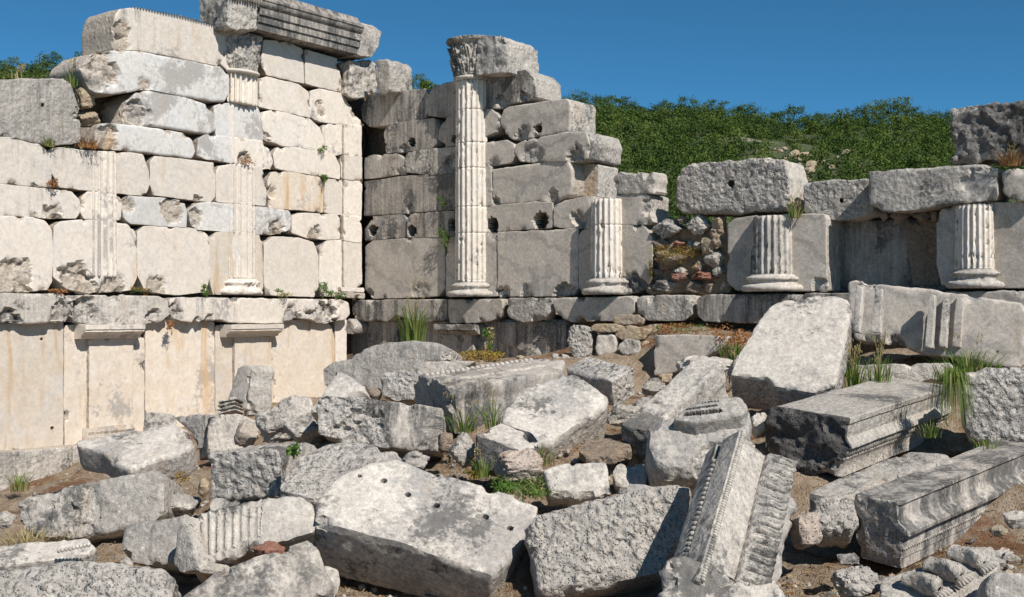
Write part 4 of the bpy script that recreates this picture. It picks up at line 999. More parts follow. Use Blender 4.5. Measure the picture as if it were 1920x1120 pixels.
# modillion cornice, bottom right
CM = thing('modillion_cornice', 'low cornice fragment with three carved brackets at the bottom right edge', 'cornice', P(1760, 1100, 6.0))
px_slab('cornice_slab', [(1650,1078),(1700,1072),(1860,1020),(1880,1060),(1850,1090),(1840,1150),(1650,1150)], 6.05, (-.05,-.40,.9), .16, [M['weather']]*2, CM, r=.02, s=.02)
for i, (x, y) in enumerate(((1728,1098), (1768,1072), (1812,1048))):
    Yb = 5.95+.12*i; p0 = P(x-32, y-10, Yb+.05); p1 = P(x+34, y+12, Yb-.10); axb = unit(p1-p0); up = unit(np.array([.05, -.45, .9])); up = orth(up, axb); sdv = np.cross(axb, up); Lb = np.linalg.norm(p1-p0); V = []
    for q in np.linspace(0, 1, 26):
        h_ = .030+.026*math.sin(q*math.pi*.95+.1)-.012*math.sin(q*math.pi*2.2)+.012*(q > .85); wv = .040+.010*math.cos(q*6)
        if q in (0, 1): h_ *= .2; wv *= .3
        for t_ in np.linspace(0, 2*math.pi, 24, endpoint=False):
            gr = 1-.16*max(0, math.cos(4*t_+.4)) if math.sin(t_) > 0 else 1
            V.append(p0+axb*Lb*q+sdv*math.cos(t_)*wv*gr+up*(math.sin(t_)*h_*gr+.02))
    V = np.array(V); V = V+fbm(V, 26, 4)[:, None]*.009; mb = MB(); mb.add(V, grid_faces(26, 24, True))
    br_ = mb.build('bracket', [M['weather']], CM); mb = MB()
    for k in range(5):
        t_ = (k-2)/2; mb.add(*ellipsoid(p1+axb*.012+sdv*t_*.045-up*.012, (unit(axb+sdv*t_*.5)*.032, sdv*.009, up*.018), 7, 6))
    mb.build('bracket_leaf', [M['white']], br_)
ST('plain dark grey block cut off by the bottom right corner', 'stone block',
  [(1846,1100),(1862,1072),(1940,1070),(1940,1170),(1846,1170)], 5.6, (-.15,-.9,.4), .3, 'lichen', 'weather', r=.03)
ST('rough pecked block standing at the right edge beside the long grass', 'stone block',
  [(1800,705),(1812,697),(1870,690),(1945,688),(1945,828),(1870,830),(1822,828),(1806,790)], 8.5, (-.35,-.93,.12), .5, 'rough', 'white', pick=.03, pickf=13, r=.035, s=.022)
# slab carved with pilasters
PS = thing('pilaster_slab', 'long fallen wall slab with two raised fluted pilaster strips, leaning below the right wall ledge', 'stone slab', P(1750, 650, 10.8))
nn = unit((-.52,-.84,.14))
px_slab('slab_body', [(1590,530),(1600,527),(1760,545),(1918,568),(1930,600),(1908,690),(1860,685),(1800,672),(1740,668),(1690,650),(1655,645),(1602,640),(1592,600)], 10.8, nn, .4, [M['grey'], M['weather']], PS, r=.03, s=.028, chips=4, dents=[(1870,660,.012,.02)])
for x0, y0, lst in ((1606, 536, (0, 34)), (1742, 552, (0, 26, 50))):
    for i, dx in enumerate(lst):
        x = x0+dx; w_ = 11 if i < len(lst)-1 else 15; yb = (630 if x0 < 1700 else 658)-y0
        px_slab('pilaster_strip', [(x,y0+dx*.13),(x+w_,y0+2+dx*.13),(x+w_-6,y0+yb-6),(x-8,y0+yb-8)], 10.72-(.0 if x0 < 1700 else .05), nn, .1, [M['white']]*2, PS, r=.008, s=.025, chips=0, cut=.02, jit=.001, rf=.003, rs=.003, warp=.004)
ST('low broad slab with a grassy crack below the pilaster slab', 'stone slab',
  [(1600,684),(1700,680),(1782,680),(1790,690),(1782,713),(1700,718),(1605,720)], 9.9, (-.25,-.95,.2), .35, 'weather', 'white', r=.02)
ST('big tilted slab with a pecked white face and a smooth margin, right of centre', 'stone block',
  [(1369,703),(1380,670),(1400,640),(1423,600),(1443,572),(1475,560),(1533,552),(1592,558),(1598,572),(1594,603),(1580,670),(1567,724),(1528,738),(1450,724),(1440,707)],
  9.6, (-.18,-.66,.73), .42, 'white', 'rough', r=.04, pick=.012, pickf=20, rf=.008, chips=5, s=.024)
f = fit((1214,812), (1357,677), (1168,800), (1222,872), 8.6, (1.25, 1.03, 1.0), 'long')
o = fit_block('fallen_block', f, None, [M['weather'], M['weather']], None, profile=[(0, 0), (1.1, -.05), (1.25, 1.6), (-.15, 1.9)], r=.025, s=.024, rf=.015, rs=.008, warp=.02, chips=5)
setp(o, 'long grey block pointing back uphill beside the big tilted slab', 'stone block')
CFX = ST('rounded grey column fragment with hollow flutes on top, centre right', 'column fragment',
  [(1213,835),(1216,800),(1240,783),(1275,777),(1330,752),(1385,743),(1402,757),(1413,790),(1405,830),(1375,862),(1310,886),(1250,888),(1225,868)],
  8.1, (-.02,-.80,.60), .42, 'lichen', 'weather', r=.09, rf=.015, pick=.01, warp=.05, s=.018, spots=[(1330,860,.12,.04)])
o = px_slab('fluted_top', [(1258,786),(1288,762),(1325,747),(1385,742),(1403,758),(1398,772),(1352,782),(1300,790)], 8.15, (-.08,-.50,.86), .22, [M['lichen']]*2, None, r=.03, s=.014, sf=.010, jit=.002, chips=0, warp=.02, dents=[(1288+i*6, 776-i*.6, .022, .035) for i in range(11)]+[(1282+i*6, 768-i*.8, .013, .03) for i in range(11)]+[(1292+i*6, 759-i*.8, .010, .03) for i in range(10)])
o.parent = CFX; o.location = Vector(o.location)-Vector(CFX.location)
ST('large white wedge-shaped block resting on the earth bank in the centre', 'stone block',
  [(940,790),(943,770),(962,745),(1000,718),(1060,697),(1085,705),(1140,745),(1135,760),(1085,792),(1030,832),(1010,830),(995,812),(962,803)],
  9.2, (.02,-.58,.81), .42, 'white', 'weather', r=.05, rf=.012, chips=5, spots=[(965,745,.10,.02)], warp=.03)
f = fit((1147,713), (1191,686), (1058,690), (1151,765), 10.2, (1.12, 1.05, 1.0), 'behind')
o = fit_block('fallen_block', f, None, [M['weather'], M['pitted']], None, r=.04, s=.026, rf=.015, rs=.012, warp=.03, profile=[(-.02, 0), (1, 0), (1.05, 1.0), (0, 1.05)])
setp(o, 'squared block with a shaded left end just behind the white wedge-shaped block', 'stone block')
f = fit((843,730), (1055,697), (780,712), (851,812), 10.0, (1.12, 1.06, 1.0), 'bead')
a, b, c, dd = f; ax = unit(b-a); U = orth(c-a, ax); W = orth(dd-a, ax, U)
if W@(dd-a) < 0: W = -W
wl = float((c-a)@U); wd = float((dd-a)@W); Ln = float((b-a)@ax)
BB = thing('cornice_block', 'long block edged with a row of carved beads along its top, centre of the heap', 'stone block', (a+b+c+dd)/4-ZU*.2)
slab('moulded_body', [(0, 0), (.05, -.02), (wl*.30, -.03), (wl*.31, -.05), (wl*.55, -.06), (wl*.8, -.06), (wl*1.05, -.04), (wl*1.1, .5*wd), (wl, wd), (0, wd*1.05)], a, U, W, -ax, Ln, [M['rough'], M['grey_str']], BB, E=ax, r=.015, s=.026, cut=.04, jit=.003, rs=.008, rf=.02, warp=.015, chips=3, seed=51)
mb = MB(); nb = 22
for i in range(nb): mb.add(*ellipsoid(a+ax*((i+.5)/nb*Ln)+U*(wl*.72)-W*.058, (ax*(Ln/nb*.50), U*.042, W*.024), 9, 7))
mb.build('bead_row', [M['white']], BB)
ST('flat ornamented slabs lying just behind the bead-edged block', 'stone slab',
  [(858,700),(900,682),(960,680),(1020,674),(1058,677),(1056,690),(960,697),(880,705)], 11.2, (-.03,-.2,.98), .15, 'white', 'weather', r=.03, rf=.02, warp=.03)
ST('half rough half smooth rectangular block with vertical drip stains, centre left', 'stone block',
  [(592,745),(600,741),(660,745),(712,750),(770,755),(830,766),(833,790),(828,848),(800,847),(705,838),(640,828),(598,812)], 9.5, (.02,-.97,.24), .45, 'grey_str', 'rough', r=.02, chips=2, spots=[(630,785,.30,.03),(670,815,.2,.035)])
f = fit((521,842), (622,824), (391,850), (528,932), 8.3, (1.12, 1.0, 1.0), 'front_left')
o = fit_block('fallen_block', f, .55, [M['rough'], M['weather']], None, r=.025, s=.02, rf=.012, rs=.008, pick=.04, pickf=13, warp=.015)
setp(o, 'squared block with a coarsely pecked face and a green sprig on top', 'stone block')
ST('pitted white slab lying between the coarsely pecked block and the dowel-hole block', 'stone slab',
  [(522,920),(528,890),(560,855),(620,828),(690,825),(748,850),(690,885),(640,922),(600,935),(560,930)], 8.0, (.02,-.50,.86), .3, 'pitted', 'pitted', r=.06, pick=.014, pickf=20, rf=.012)
ST('small smooth grey stone poking out above the dowel-hole block', 'stone',
  [(660,868),(690,846),(720,838),(745,846),(756,872),(700,885)], 8.1, (.1,-.8,.6), .25, 'lichen', r=.05)
ST('broad cream slab with a dark hollow beneath its left tip, by the left wall', 'stone slab',
  [(140,826),(230,810),(320,792),(352,803),(366,830),(345,848),(300,858),(242,880),(215,868),(190,846),(146,836)], 9.9, (-.05,-.42,.905), .26, 'white', 'lichen', r=.04, rf=.008, chips=4, spots=[(345,820,.1,.04)])
ST('long grey lichen-spotted block with a rough left half, far left foreground', 'stone block',
  [(28,972),(32,940),(60,925),(120,910),(200,897),(292,880),(306,890),(309,960),(290,980),(200,1002),(120,1010),(50,1002)], 8.6, (-.06,-.93,.36), .5, 'lichen', 'weather', r=.04, spots=[(90,955,.35,.03)], rf=.012, s=.022)
FC = thing('column_fragment', 'curved column fragment with a row of sharp flutes, lying tilted in the left foreground', 'column fragment', P(460, 1020, 7.2))
flu = lambda u, v: -.05*np.sqrt(np.clip(1-(((u*20+v*1.6) % 1)*2-1)**2, 0, 1))*(u > -.36)*(u < .06)*np.clip(1.1-(u+.36)*1.8, .15, 1)
px_slab('fluted_body', [(340,975),(380,955),(440,938),(500,930),(560,925),(588,937),(596,968),(593,1000),(560,1010),(480,1030),(400,1050),(372,1072),(355,1060),(345,1010)], 7.2, (.05,-.86,.50), .42, [M['white'], M['weather']], FC, r=.05, s=.014, sf=.006, carve=flu, chips=4, chip_r=.06)
px_slab('broken_end', [(322,1060),(330,990),(345,972),(362,1010),(374,1072),(340,1078)], 7.15, (-.6,-.75,.25), .3, [M['weather']]*2, FC, r=.03, s=.02)
ST('squarish grey block behind the left end of the fluted fragment', 'stone block',
  [(225,1045),(230,995),(245,982),(300,972),(350,962),(345,1000),(335,1060),(260,1058)], 7.5, (-.25,-.85,.45), .35, 'lichen', 'weather', r=.04)
ST('massive pale block filling the bottom left corner, rough on its front', 'stone block',
  [(-30,1068),(0,1062),(80,1042),(180,1045),(300,1055),(320,1072),(327,1120),(327,1180),(-30,1180)], 6.2, (.04,-.80,.60), .55, 'pitted', 'weather', r=.09, pick=.02, pickf=14, rf=.016, warp=.04, chips=4)
CS = thing('carved_slab', 'thin carved slab with a short bead strip, behind the massive bottom left block', 'stone slab', P(80, 1040, 7.1))
px_slab('slab_body', [(-30,1030),(50,1014),(95,1014),(165,1006),(182,1030),(150,1045),(60,1055),(-30,1068)], 7.1, (.02,-.42,.91), .14, [M['white'], M['weather']], CS, r=.02, s=.02, rf=.006)
mb = MB()
for i in range(9): mb.add(*ellipsoid(P(110+i*7, 1033-i*1.4, 6.98), (np.array([.011, 0, 0]), np.array([0, .012, 0]), ZU*.014), 7, 5))
mb.build('bead_strip', [M['white']], CS)
ST('stained wedge of marble in front of the fluted fragment, bottom edge', 'stone block',
  [(335,1122),(400,1072),(480,1042),(580,1010),(598,1032),(612,1060),(628,1098),(600,1115),(560,1128),(500,1170),(330,1170)], 6.4, (.12,-.70,.70), .36, 'grey_str', 'weather', r=.04, s=.02)
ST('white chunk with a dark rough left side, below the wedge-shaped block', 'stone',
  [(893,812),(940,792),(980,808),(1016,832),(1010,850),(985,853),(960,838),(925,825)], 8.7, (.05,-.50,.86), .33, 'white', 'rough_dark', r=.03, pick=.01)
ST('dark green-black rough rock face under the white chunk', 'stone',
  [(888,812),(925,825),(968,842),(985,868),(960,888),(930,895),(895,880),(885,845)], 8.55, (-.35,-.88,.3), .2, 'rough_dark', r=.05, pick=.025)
lst = [('small weathered stone left of the dark rough rock', (843,812,896,877), 'weather', 8.9),
 ('banded pinkish white rock beside the bright green ground plant', (928,843,1020,906), 'pinkw', 8.1),
 ('pale rounded boulder between the ridged grey fragment and the rough twin stones', (440,790,484,842), 'cream_side', 10.6),
 ('rough stone with a dark cleft left of the drip-stained block', (478,764,556,832), 'weather', 10.3),
 ('rough stone tucked against the left side of the drip-stained block', (532,780,600,830), 'weather', 10.0),
 ('small grey stone below the long lichen-spotted block', (306,926,378,968), 'weather', 8.8),
 ('small stone at the left photo edge in front of the plinth', (-8,958,26,992), 'weather', 8.6),
 ('small pale stone squeezed under the drip-stained block', (752,846,806,882), 'white', 8.7),
 ('small brown stone under the corner of the drip-stained block', (822,812,848,848), 'brown', 9.2),
 ('rounded stone on the earth above the flat dark slab', (1136,757,1212,805), 'weather', 9.6),
 ('small white stone wedged behind the round column fragment', (1408,775,1442,822), 'white', 8.6),
 ('reddish lump of stone under the fluted fragment', (475,1018,536,1052), 'brick', 7.1),
 ('thin brown rock flake between the white boulder and the square rough block', (682,728,716,752), 'brown', 11.5),
 ('small grey-brown slab end on the slope left of the long grey block', (1203,716,1250,742), 'lichen', 10.8),
 ('tan slab edge on the slope below the grey upright slab', (1236,700,1275,722), 'tan', 11.3),
 ('white top of a buried block above the long grey block', (1268,668,1372,702), 'white', 11.2),
 ('low stone behind the long grey block near the dry grass', (1368,668,1400,720), 'weather', 10.6),
 ('pale stone lying on the reddish dirt at the right edge', (1882,960,1930,990), 'white', 6.9),
 ('small yellow-white pebble on the reddish dirt', (1856,985,1888,1005), 'tan', 6.8),
 ('pale flat pebble in the shadow of the square-ended architrave', (1570,1040,1610,1058), 'weather', 6.6),
 ('long pale stone lying under the pecked block at the right edge', (1880,836,1925,856), 'weather', 8.2),
 ('thin flat stone at the foot of the cream slab', (372,898,392,930), 'tan', 9.4)]
for i, (lb, (x0, y0, x1, y1), m, Y) in enumerate(lst):
    o = rock_px('loose_stone', x0-2, y0-2, x1+2, y1+2, Y, M[m], seed=i+110); setp(o, lb, 'stone')
more = [
 ('low weathered block against the foot of the cream wall, left of the dark-faced block', (268,770,330,812), 'weather', 13.2, (.3,-.9,.3), .4),
 ('grey block end behind the rough twin stones, by the cream wall', (520,742,588,786), 'weather', 12.6, (.3,-.9,.35), .4),
 ('pale slab end showing between the rough twin stones and the cream wall', (560,770,606,800), 'white', 11.6, (-.2,-.85,.5), .3),
 ('small squared stone between the bead-edged block and the shadowed stone', (690,752,735,776), 'weather', 11.8, (.2,-.9,.3), .3),
 ('half-buried block in the gap right of the shaded-end block', (1192,742,1232,782), 'weather', 10.6, (.3,-.85,.4), .3),
 ('narrow grey slab leaning in the gap below the grey upright slab', (1206,706,1268,742), 'grey_str', 11.6, (-.5,-.8,.4), .3),
 ('brown half-buried stone at the right of the grey upright slab', (1330,690,1376,722), 'brown', 11.9, (.1,-.85,.5), .3),
 ('small dark stone under the rounded grey column fragment', (1150,868,1212,905), 'weather', 8.3, (-.1,-.8,.6), .3),
 ('low grey block buried behind the rough speckled front block', (1160,905,1230,930), 'lichen', 7.7, (0,-.8,.6), .3),
 ('pale stone corner between the fluted fragment and the stained wedge', (585,1060,640,1110), 'weather', 6.9, (.2,-.8,.5), .3),
 ('low pale block in front of the coarsely pecked block', (392,930,450,960), 'white', 8.0, (0,-.8,.6), .3)]
for lb, (x0, y0, x1, y1), m, Y, nv_, T in more:
    q_ = random.Random(int(x0)); j = lambda: q_.uniform(-5, 5); xm, ym = (x0+x1)/2, (y0+y1)/2
    ST(lb, 'stone block', [(x0+j()*.5,ym+j()),(x0+6,y0+4+j()*.6),(xm+j(),y0+j()*.6),(x1-4,y0+4+j()),(x1+j()*.5,ym),(x1-3,y1+6),(xm,y1+12),(x0+3,y1+8)], Y, nv_, T, m, 'weather', r=.018, s=.024, chips=3)
ST('flat-faced white block in the hollow right of the bright green ground plant', 'stone block',
  [(1018,880),(1060,866),(1095,868),(1135,866),(1142,890),(1146,925),(1130,932),(1080,937),(1030,932)], 7.9, (.02,-.88,.47), .25, 'white', 'weather', r=.025, s=.02)
ST('flat dark brown flagstone on the bare earth slope', 'stone slab',
  [(1084,846),(1095,830),(1120,820),(1178,822),(1186,845),(1150,858),(1100,860)], 8.7, (-.05,-.30,.95), .07, 'brown', 'brown', r=.02, s=.02)
f = fit((473,684), (512,706), (446,692), (467,772), 13.0, (1.04, 1.03, 1.0), 'pilfrag')
PF = thing('pilaster_fragment', 'grey corner fragment with a carved rosette and ridged foot, leaning by the left wall', 'stone block', (f[0]+f[3])/2)
px_slab('block_body', [(446,690),(473,683),(476,700),(468,745),(464,770),(425,752),(430,740)], 12.9, (-.55,-.82,.1), .32, [M['grey'], M['weather']], PF, r=.015, s=.02, chips=2)
px_slab('side_face', [(473,684),(512,705),(510,757),(505,778),(466,782),(466,745)], 12.85, (.45,-.88,.12), .28, [M['weather']]*2, PF, r=.015, s=.02, chips=2, rf=.008)
for k in range(4): px_slab('ridge', [(408,752+k*7),(440,744+k*7),(441,748+k*7),(408,757+k*7)], 12.7, (-.3,-.9,.3), .2, [M['weather']]*2, PF, r=.008, s=.02, chips=0)
f = fit((392,778), (480,790), (352,784), (388,852), 11.5, (1.02, 1.04, 1.0), 'lefts')
ST('squared block with a dark left face and a lit right face', 'stone block',
  [(392,778),(445,775),(482,790),(478,830),(440,850),(388,852)], 11.6, (.45,-.85,.28), .4, 'weather', 'grey_str', r=.02, s=.022)
ST('moulded grey stone end left of the dark shaded block', 'stone block',
  [(324,783),(345,778),(388,776),(386,840),(365,842),(358,812),(340,795)], 11.75, (-.5,-.85,.15), .2, 'lichen', r=.02, s=.022)
ST('pale triangular boulder standing before the long shadowed stone', 'stone',
  [(578,772),(598,745),(612,720),(632,694),(660,705),(684,728),(692,742),(650,748),(640,770),(600,775)], 10.9, (-.15,-.82,.55), .4, 'white', 'white', r=.05, pick=.008)
ST('small square block with a pecked face beside a deep dark gap', 'stone block',
  [(711,706),(724,695),(775,694),(778,720),(776,750),(745,753),(716,742)], 11.4, (-.12,-.97,.2), .35, 'rough', 'white', r=.03, pick=.022, pickf=16, s=.022)
ST('long shadow-streaked stone with a humped top at the back of the heap', 'stone block',
  [(604,692),(625,678),(658,672),(665,660),(700,645),(740,640),(780,637),(825,643),(842,655),(842,676),(800,682),(775,700),(770,735),(700,738),(650,730),(606,722)], 13.4, (-.30,-.93,.22), .5, 'lichen', 'pitted', r=.06, s=.03, rf=.012)
ST('grey block with a slanting split behind the left end of the bead-edged block', 'stone block',
  [(779,690),(790,678),(860,675),(892,676),(870,690),(850,706),(842,722),(790,722),(780,710)], 11.9, (-.12,-.93,.35), .35, 'weather', 'white', r=.03)

# rubble lying about on the bare earth
rq = random.Random(21)
reg = [('bare slope below the white wedge-shaped block', 1070, 770, 1190, 860, 9.0, 16), ('dark gap above the long grey block', 1195, 690, 1260, 770, 10.8, 12), ('dirt between the leaf band and the square-ended architrave', 1480, 1035, 1570, 1115, 6.6, 12),
       ('earth between the cream slab and the pecked block', 310, 890, 388, 945, 9.4, 9), ('earth at the foot of the left wall pilasters', 300, 770, 620, 850, 11.6, 26), ('dirt at the front edge below the dowel-hole block', 630, 1075, 900, 1118, 7.0, 12),
       ('reddish dirt at the lower right', 1800, 985, 1915, 1055, 6.6, 16), ('earth below the right pecked block', 1700, 832, 1915, 852, 8.4, 10), ('gap left of the dark green-black rock', 800, 840, 870, 885, 9.0, 9), ('earth in front of the shaded wall base', 840, 655, 1060, 690, 13.6, 14),
       ('ground beside the small clover patch', 985, 925, 1110, 960, 7.9, 9), ('earth left of the squarish grey block', 180, 1010, 240, 1045, 7.9, 7)]
for lb, x0, y0, x1, y1, Yc, k in reg:
    for i in range(int(k*1.6)):
        x = rq.uniform(x0, x1); y = rq.uniform(y0, y1); w_ = (10+28*rq.random()**1.6)*9/Yc*.8; Yd = Yc*(1-.10*((y-(y0+y1)/2)/(y1-y0+1)))
        o = rock_px('rubble_stone', x-w_/2, y-w_*.36, x+w_/2, y+w_*.36, Yd, M[rq.choice(['brown', 'weather', 'tan', 'white', 'pinkw', 'weather'])], seed=i+300+int(x))
        # settle it on the ground
        zg = ground_z([o.location.x], [o.location.y])[0]; o.location.z = float(zg)-.02
        setp(o, 'small rubble stone on the '+lb, 'stone', 'rubble on the '+lb)
# ================================================================== ground sheet
xs = np.concatenate([[-400, -120, -40, -20, -14, -11], np.arange(-9, 9.5, .07), [11, 14, 20, 40, 120, 400]])
ys = np.concatenate([[-40, -8, 0, 2.5], np.arange(4.2, 17.5, .07), [18.5, 20, 24, 30, 45, 60]])
X, Y = np.meshgrid(xs, ys); Z = ground_z(X.ravel(), Y.ravel())
V = np.c_[X.ravel(), Y.ravel(), Z]; Fc = grid_faces(len(ys), len(xs))
g = mesh_obj('ground', V, Fc, [M['ground']], origin=(0, 0, 0)); setp(g, 'dry reddish brown earth under the fallen stones', 'ground', kind='structure')
# gravel and chips
rng = np.random.RandomState(3); mb = MB(); n_ = 0
cl = [(1130,840,8.8,.55,90),(1080,905,8.2,.35,50),(650,1085,7.3,.4,70),(1860,1030,6.5,.35,90),(1520,1070,6.7,.35,60),(340,915,10.3,.7,60),(60,925,12.4,1.2,60),(1750,845,8.6,.5,80),(860,860,9.0,.4,60),(1200,760,10.6,.4,50),(230,1040,8,.35,40),
      (1060,800,9.2,.5,50),(1440,1100,6.4,.3,40),(1300,620,14,.8,60),(760,1105,7,.4,60),(1200,720,11.4,.3,30)]
for px, py, Yc, sp, k in cl:
    c = P(px, py, Yc)
    for i in range(k*3):
        x = c[0]+rng.normal()*sp; y = c[1]+rng.normal()*sp; r = .006+.026*rng.rand()**3; z = ground_z([x], [y])[0]+r*.3
        A = rng.normal(size=(3, 3)); q, _ = np.linalg.qr(A)
        Vv, Ff = ellipsoid(np.array([x, y, z]), (q[0]*r, q[1]*r*.8, q[2]*r*.55), 6, 4); Vv = Vv+fbm(Vv, 30, 2)[:, None]*r*.3
        mb.add(Vv, Ff, 0 if rng.rand() < .6 else (1 if rng.rand() < .6 else 2))
o = mb.build('gravel', [M['weather'], M['tan'], M['brown']], smooth=False, origin=(0, 8, 0)); setp(o, 'loose chips and pebbles scattered over the bare earth between the blocks', 'gravel', kind='stuff')

# ================================================================== hill
def hill_z(x, y):
    x = np.asarray(x, float); y = np.asarray(y, float)
    crest_py = np.interp(x/110*F+CX, [-1500, 0, 170, 750, 1100, 1300, 1450, 1650, 1780, 2200, 3500], [104, 134, 131, 186, 212, 216, 236, 234, 254, 268, 305])
    zc_ = CZ+(HY-crest_py)/F*110
    t = np.clip((y-32)/78, 0, 1); z = 1.0+(zc_-1.0)*t**1.05
    z = np.where(y > 110, zc_-(y-110)*.15, z)
    p = np.c_[x.ravel(), y.ravel(), np.zeros(x.size)]
    return z+1.1*fbm(p, .05, 3).reshape(x.shape)*t
xs = np.linspace(-110, 120, 100); ys = np.concatenate([np.linspace(30, 115, 60), [130, 180, 300]])
X, Y = np.meshgrid(xs, ys); V = np.c_[X.ravel(), Y.ravel(), hill_z(X, Y).ravel()]
o = mesh_obj('hillside', V, grid_faces(len(ys), len(xs)), [M['hill']], origin=(0, 100, 0)); setp(o, 'green scrubby hillside rising behind the ruins', 'hillside', kind='structure')
# plain beyond, to the horizon
V = [(-3000, 60, -2), (3000, 60, -2), (3000, 4000, -2), (-3000, 4000, -2)]
o = mesh_obj('terrain', V, [(0, 1, 2, 3)], [M['hill']], origin=(0, 500, -2)); setp(o, 'flat land beyond the hill', 'ground', kind='structure')
def leaf_quads(rng, cen, rad, n, size, flat=.6):
    """n small leaf faces filling clumps"""
    V = []; Fc = []
    d_ = rng.normal(size=(n, 3)); d_ /= np.linalg.norm(d_, axis=1, keepdims=True); rr_ = rng.rand(n)**.45
    pos = cen+d_*rr_[:, None]*rad
    a = rng.normal(size=(n, 3)); a /= np.linalg.norm(a, axis=1, keepdims=True)
    b_ = np.cross(a, d_+.3*rng.normal(size=(n, 3))); b_ /= np.linalg.norm(b_, axis=1, keepdims=True)+1e-9
    sz = size*(.6+.8*rng.rand(n))[:, None]
    Q = np.stack([pos-a*sz, pos+b_*sz*flat, pos+a*sz, pos-b_*sz*flat], 1).reshape(-1, 3)
    return Q, [(4*i, 4*i+1, 4*i+2, 4*i+3) for i in range(n)]
def crown(rng, H, W, nclump, nleaf, size):
    Vs = []; Fs = []; k = 0
    for c in range(nclump):
        t = rng.rand(); ang = rng.rand()*6.283; rr_ = W*.5*math.sqrt(rng.rand())*(1-.55*abs(t-.35))
        cen = np.array([rr_*math.cos(ang), rr_*math.sin(ang), H*(.28+.66*t)]); rad = np.array([W*.20, W*.20, H*.12])*(.6+.8*rng.rand())
        Q, Ff = leaf_quads(rng, cen, rad, nleaf, size); Vs.append(Q); Fs += [tuple(i+k for i in f) for f in Ff]; k += len(Q)
    return np.vstack(Vs), Fs
def trunk_mesh(H, W, rng):
    mb = MB()
    def limb(p0, p1, r0, r1):
        p0, p1 = np.array(p0, float), np.array(p1, float); ax = unit(p1-p0); s_ = unit(np.cross(ax, [.3, 1, .1])); t_ = np.cross(ax, s_); V = []
        for k in range(4):
            q = k/3; c = p0+(p1-p0)*q+s_*.04*math.sin(q*3); r = r0+(r1-r0)*q
            for i in range(6): V.append(c+(s_*math.cos(i*1.0472)+t_*math.sin(i*1.0472))*r)
        mb.add(V, grid_faces(4, 6, True))
    limb((0, 0, -.3), (0, 0, H*.75), .05*H/3, .015)
    for k in range(5):
        a_ = rng.rand()*6.28; limb((0, 0, H*(.2+.1*k)), (W*.35*math.cos(a_), W*.35*math.sin(a_), H*(.45+.1*k)), .03*H/3, .008)
    return mb
protos = []; rng = np.random.RandomState(11)
for k in range(6):
    H = 1.0; W = .75+.35*rng.rand()
    r_ = thing('tree', 'tree', 'tree', (0, -500, 0)); mb = trunk_mesh(3.2, 3.2*W, rng); t_ = mb.build('trunk', [M['bark']], r_, origin=None)
    t_.data.transform(__import__('mathutils').Matrix.Translation((0, -500, 0)).inverted().inverted()) if False else None
    Vc, Fcc = crown(rng, 3.2, 3.2*W, 34, 36, .085)
    # meshes are built around the origin of the thing
    for v_ in t_.data.vertices: v_.co.y += 500
    c_ = mesh_obj('crown', Vc+np.array([0, -500, 0]), Fcc, [M['tree'] if k % 3 else M['tree2']], r_, smooth=False)
    protos.append(r_)
used = [False]*6
cx_list = np.concatenate([np.linspace(-20, 180, 9), np.linspace(735, 812, 4), np.linspace(1085, 1800, 40)])
for i, px in enumerate(cx_list):
    k = rng.randint(6); yy = 104+rng.rand()*8; x = (px+rng.uniform(-6, 6)-CX)/F*yy
    if used[k]:
        r0 = protos[k]; r_ = r0.copy(); COL.objects.link(r_)
        for ch in list(r0.children):
            c_ = ch.copy(); COL.objects.link(c_); c_.parent = r_
    else: r_ = protos[k]; used[k] = True
    s_ = rng.uniform(.5, .85)*(1.25 if 1600 < px < 1670 or rng.rand() < .12 else .9)
    r_.location = (x, yy, float(hill_z(np.array([x]), np.array([yy]))[0])-.35); r_.scale = (s_, s_, s_); r_.rotation_euler = (0, 0, rng.rand()*6.28)
    side = ('left of the ruined wall' if px < 400 else 'peeping over the stepped wall in the middle' if px < 1000 else 'along the skyline to the right')
    setp(r_, 'small green tree on the hilltop, '+side, 'tree', 'hilltop trees '+side)
for k in range(6):
    if not used[k]:
        for ch in list(protos[k].children): bpy.data.objects.remove(ch)
        bpy.data.objects.remove(protos[k])
# the wood on the slope: one mass
mbV = []; mbF = []; mbM = []; kk = 0
bx = []
for i in range(1800):
    yy = 36+74*rng.rand()**.75; px = rng.uniform(1050, 2010) if rng.rand() < .74 else rng.choice([rng.uniform(-90, 260), rng.uniform(-90, 260), rng.uniform(600, 900)]); x = (px-CX)/F*yy
    py_ = HY-(float(hill_z(np.array([x]), np.array([yy]))[0])-CZ)/yy*F
    if 1395 < px < 1560 and 262 < py_ < 345 and rng.rand() < .72: continue
    bx.append((x, yy))
for i, (x, yy) in enumerate(bx):
    H = rng.uniform(1.0, 2.2)*(.7+.2*yy/100); z = float(hill_z(np.array([x]), np.array([yy]))[0])-.5
    n_ = 110
    for c in range(3):
        cen = np.array([x+rng.normal()*H*.3, yy+rng.normal()*H*.3, z+H*(.3+.25*c)])
        Q, Ff = leaf_quads(rng, cen, np.array([H*.42, H*.42, H*.30]), 96, .042+.0005*yy)
        mbV.append(Q); mbF += [tuple(j+kk for j in f) for f in Ff]; mbM += [(0, 1, 0, 2, 1, 0, 2)[i % 7]]*len(Ff); kk += len(Q)
o = mesh_obj('wood', np.vstack(mbV), mbF, [M['tree'], M['tree2'], M['tree3']], None, mbM, False, origin=(20, 80, 5)); setp(o, 'dense green scrub and young trees covering the hillside', 'wood', kind='stuff')
mb = MB()
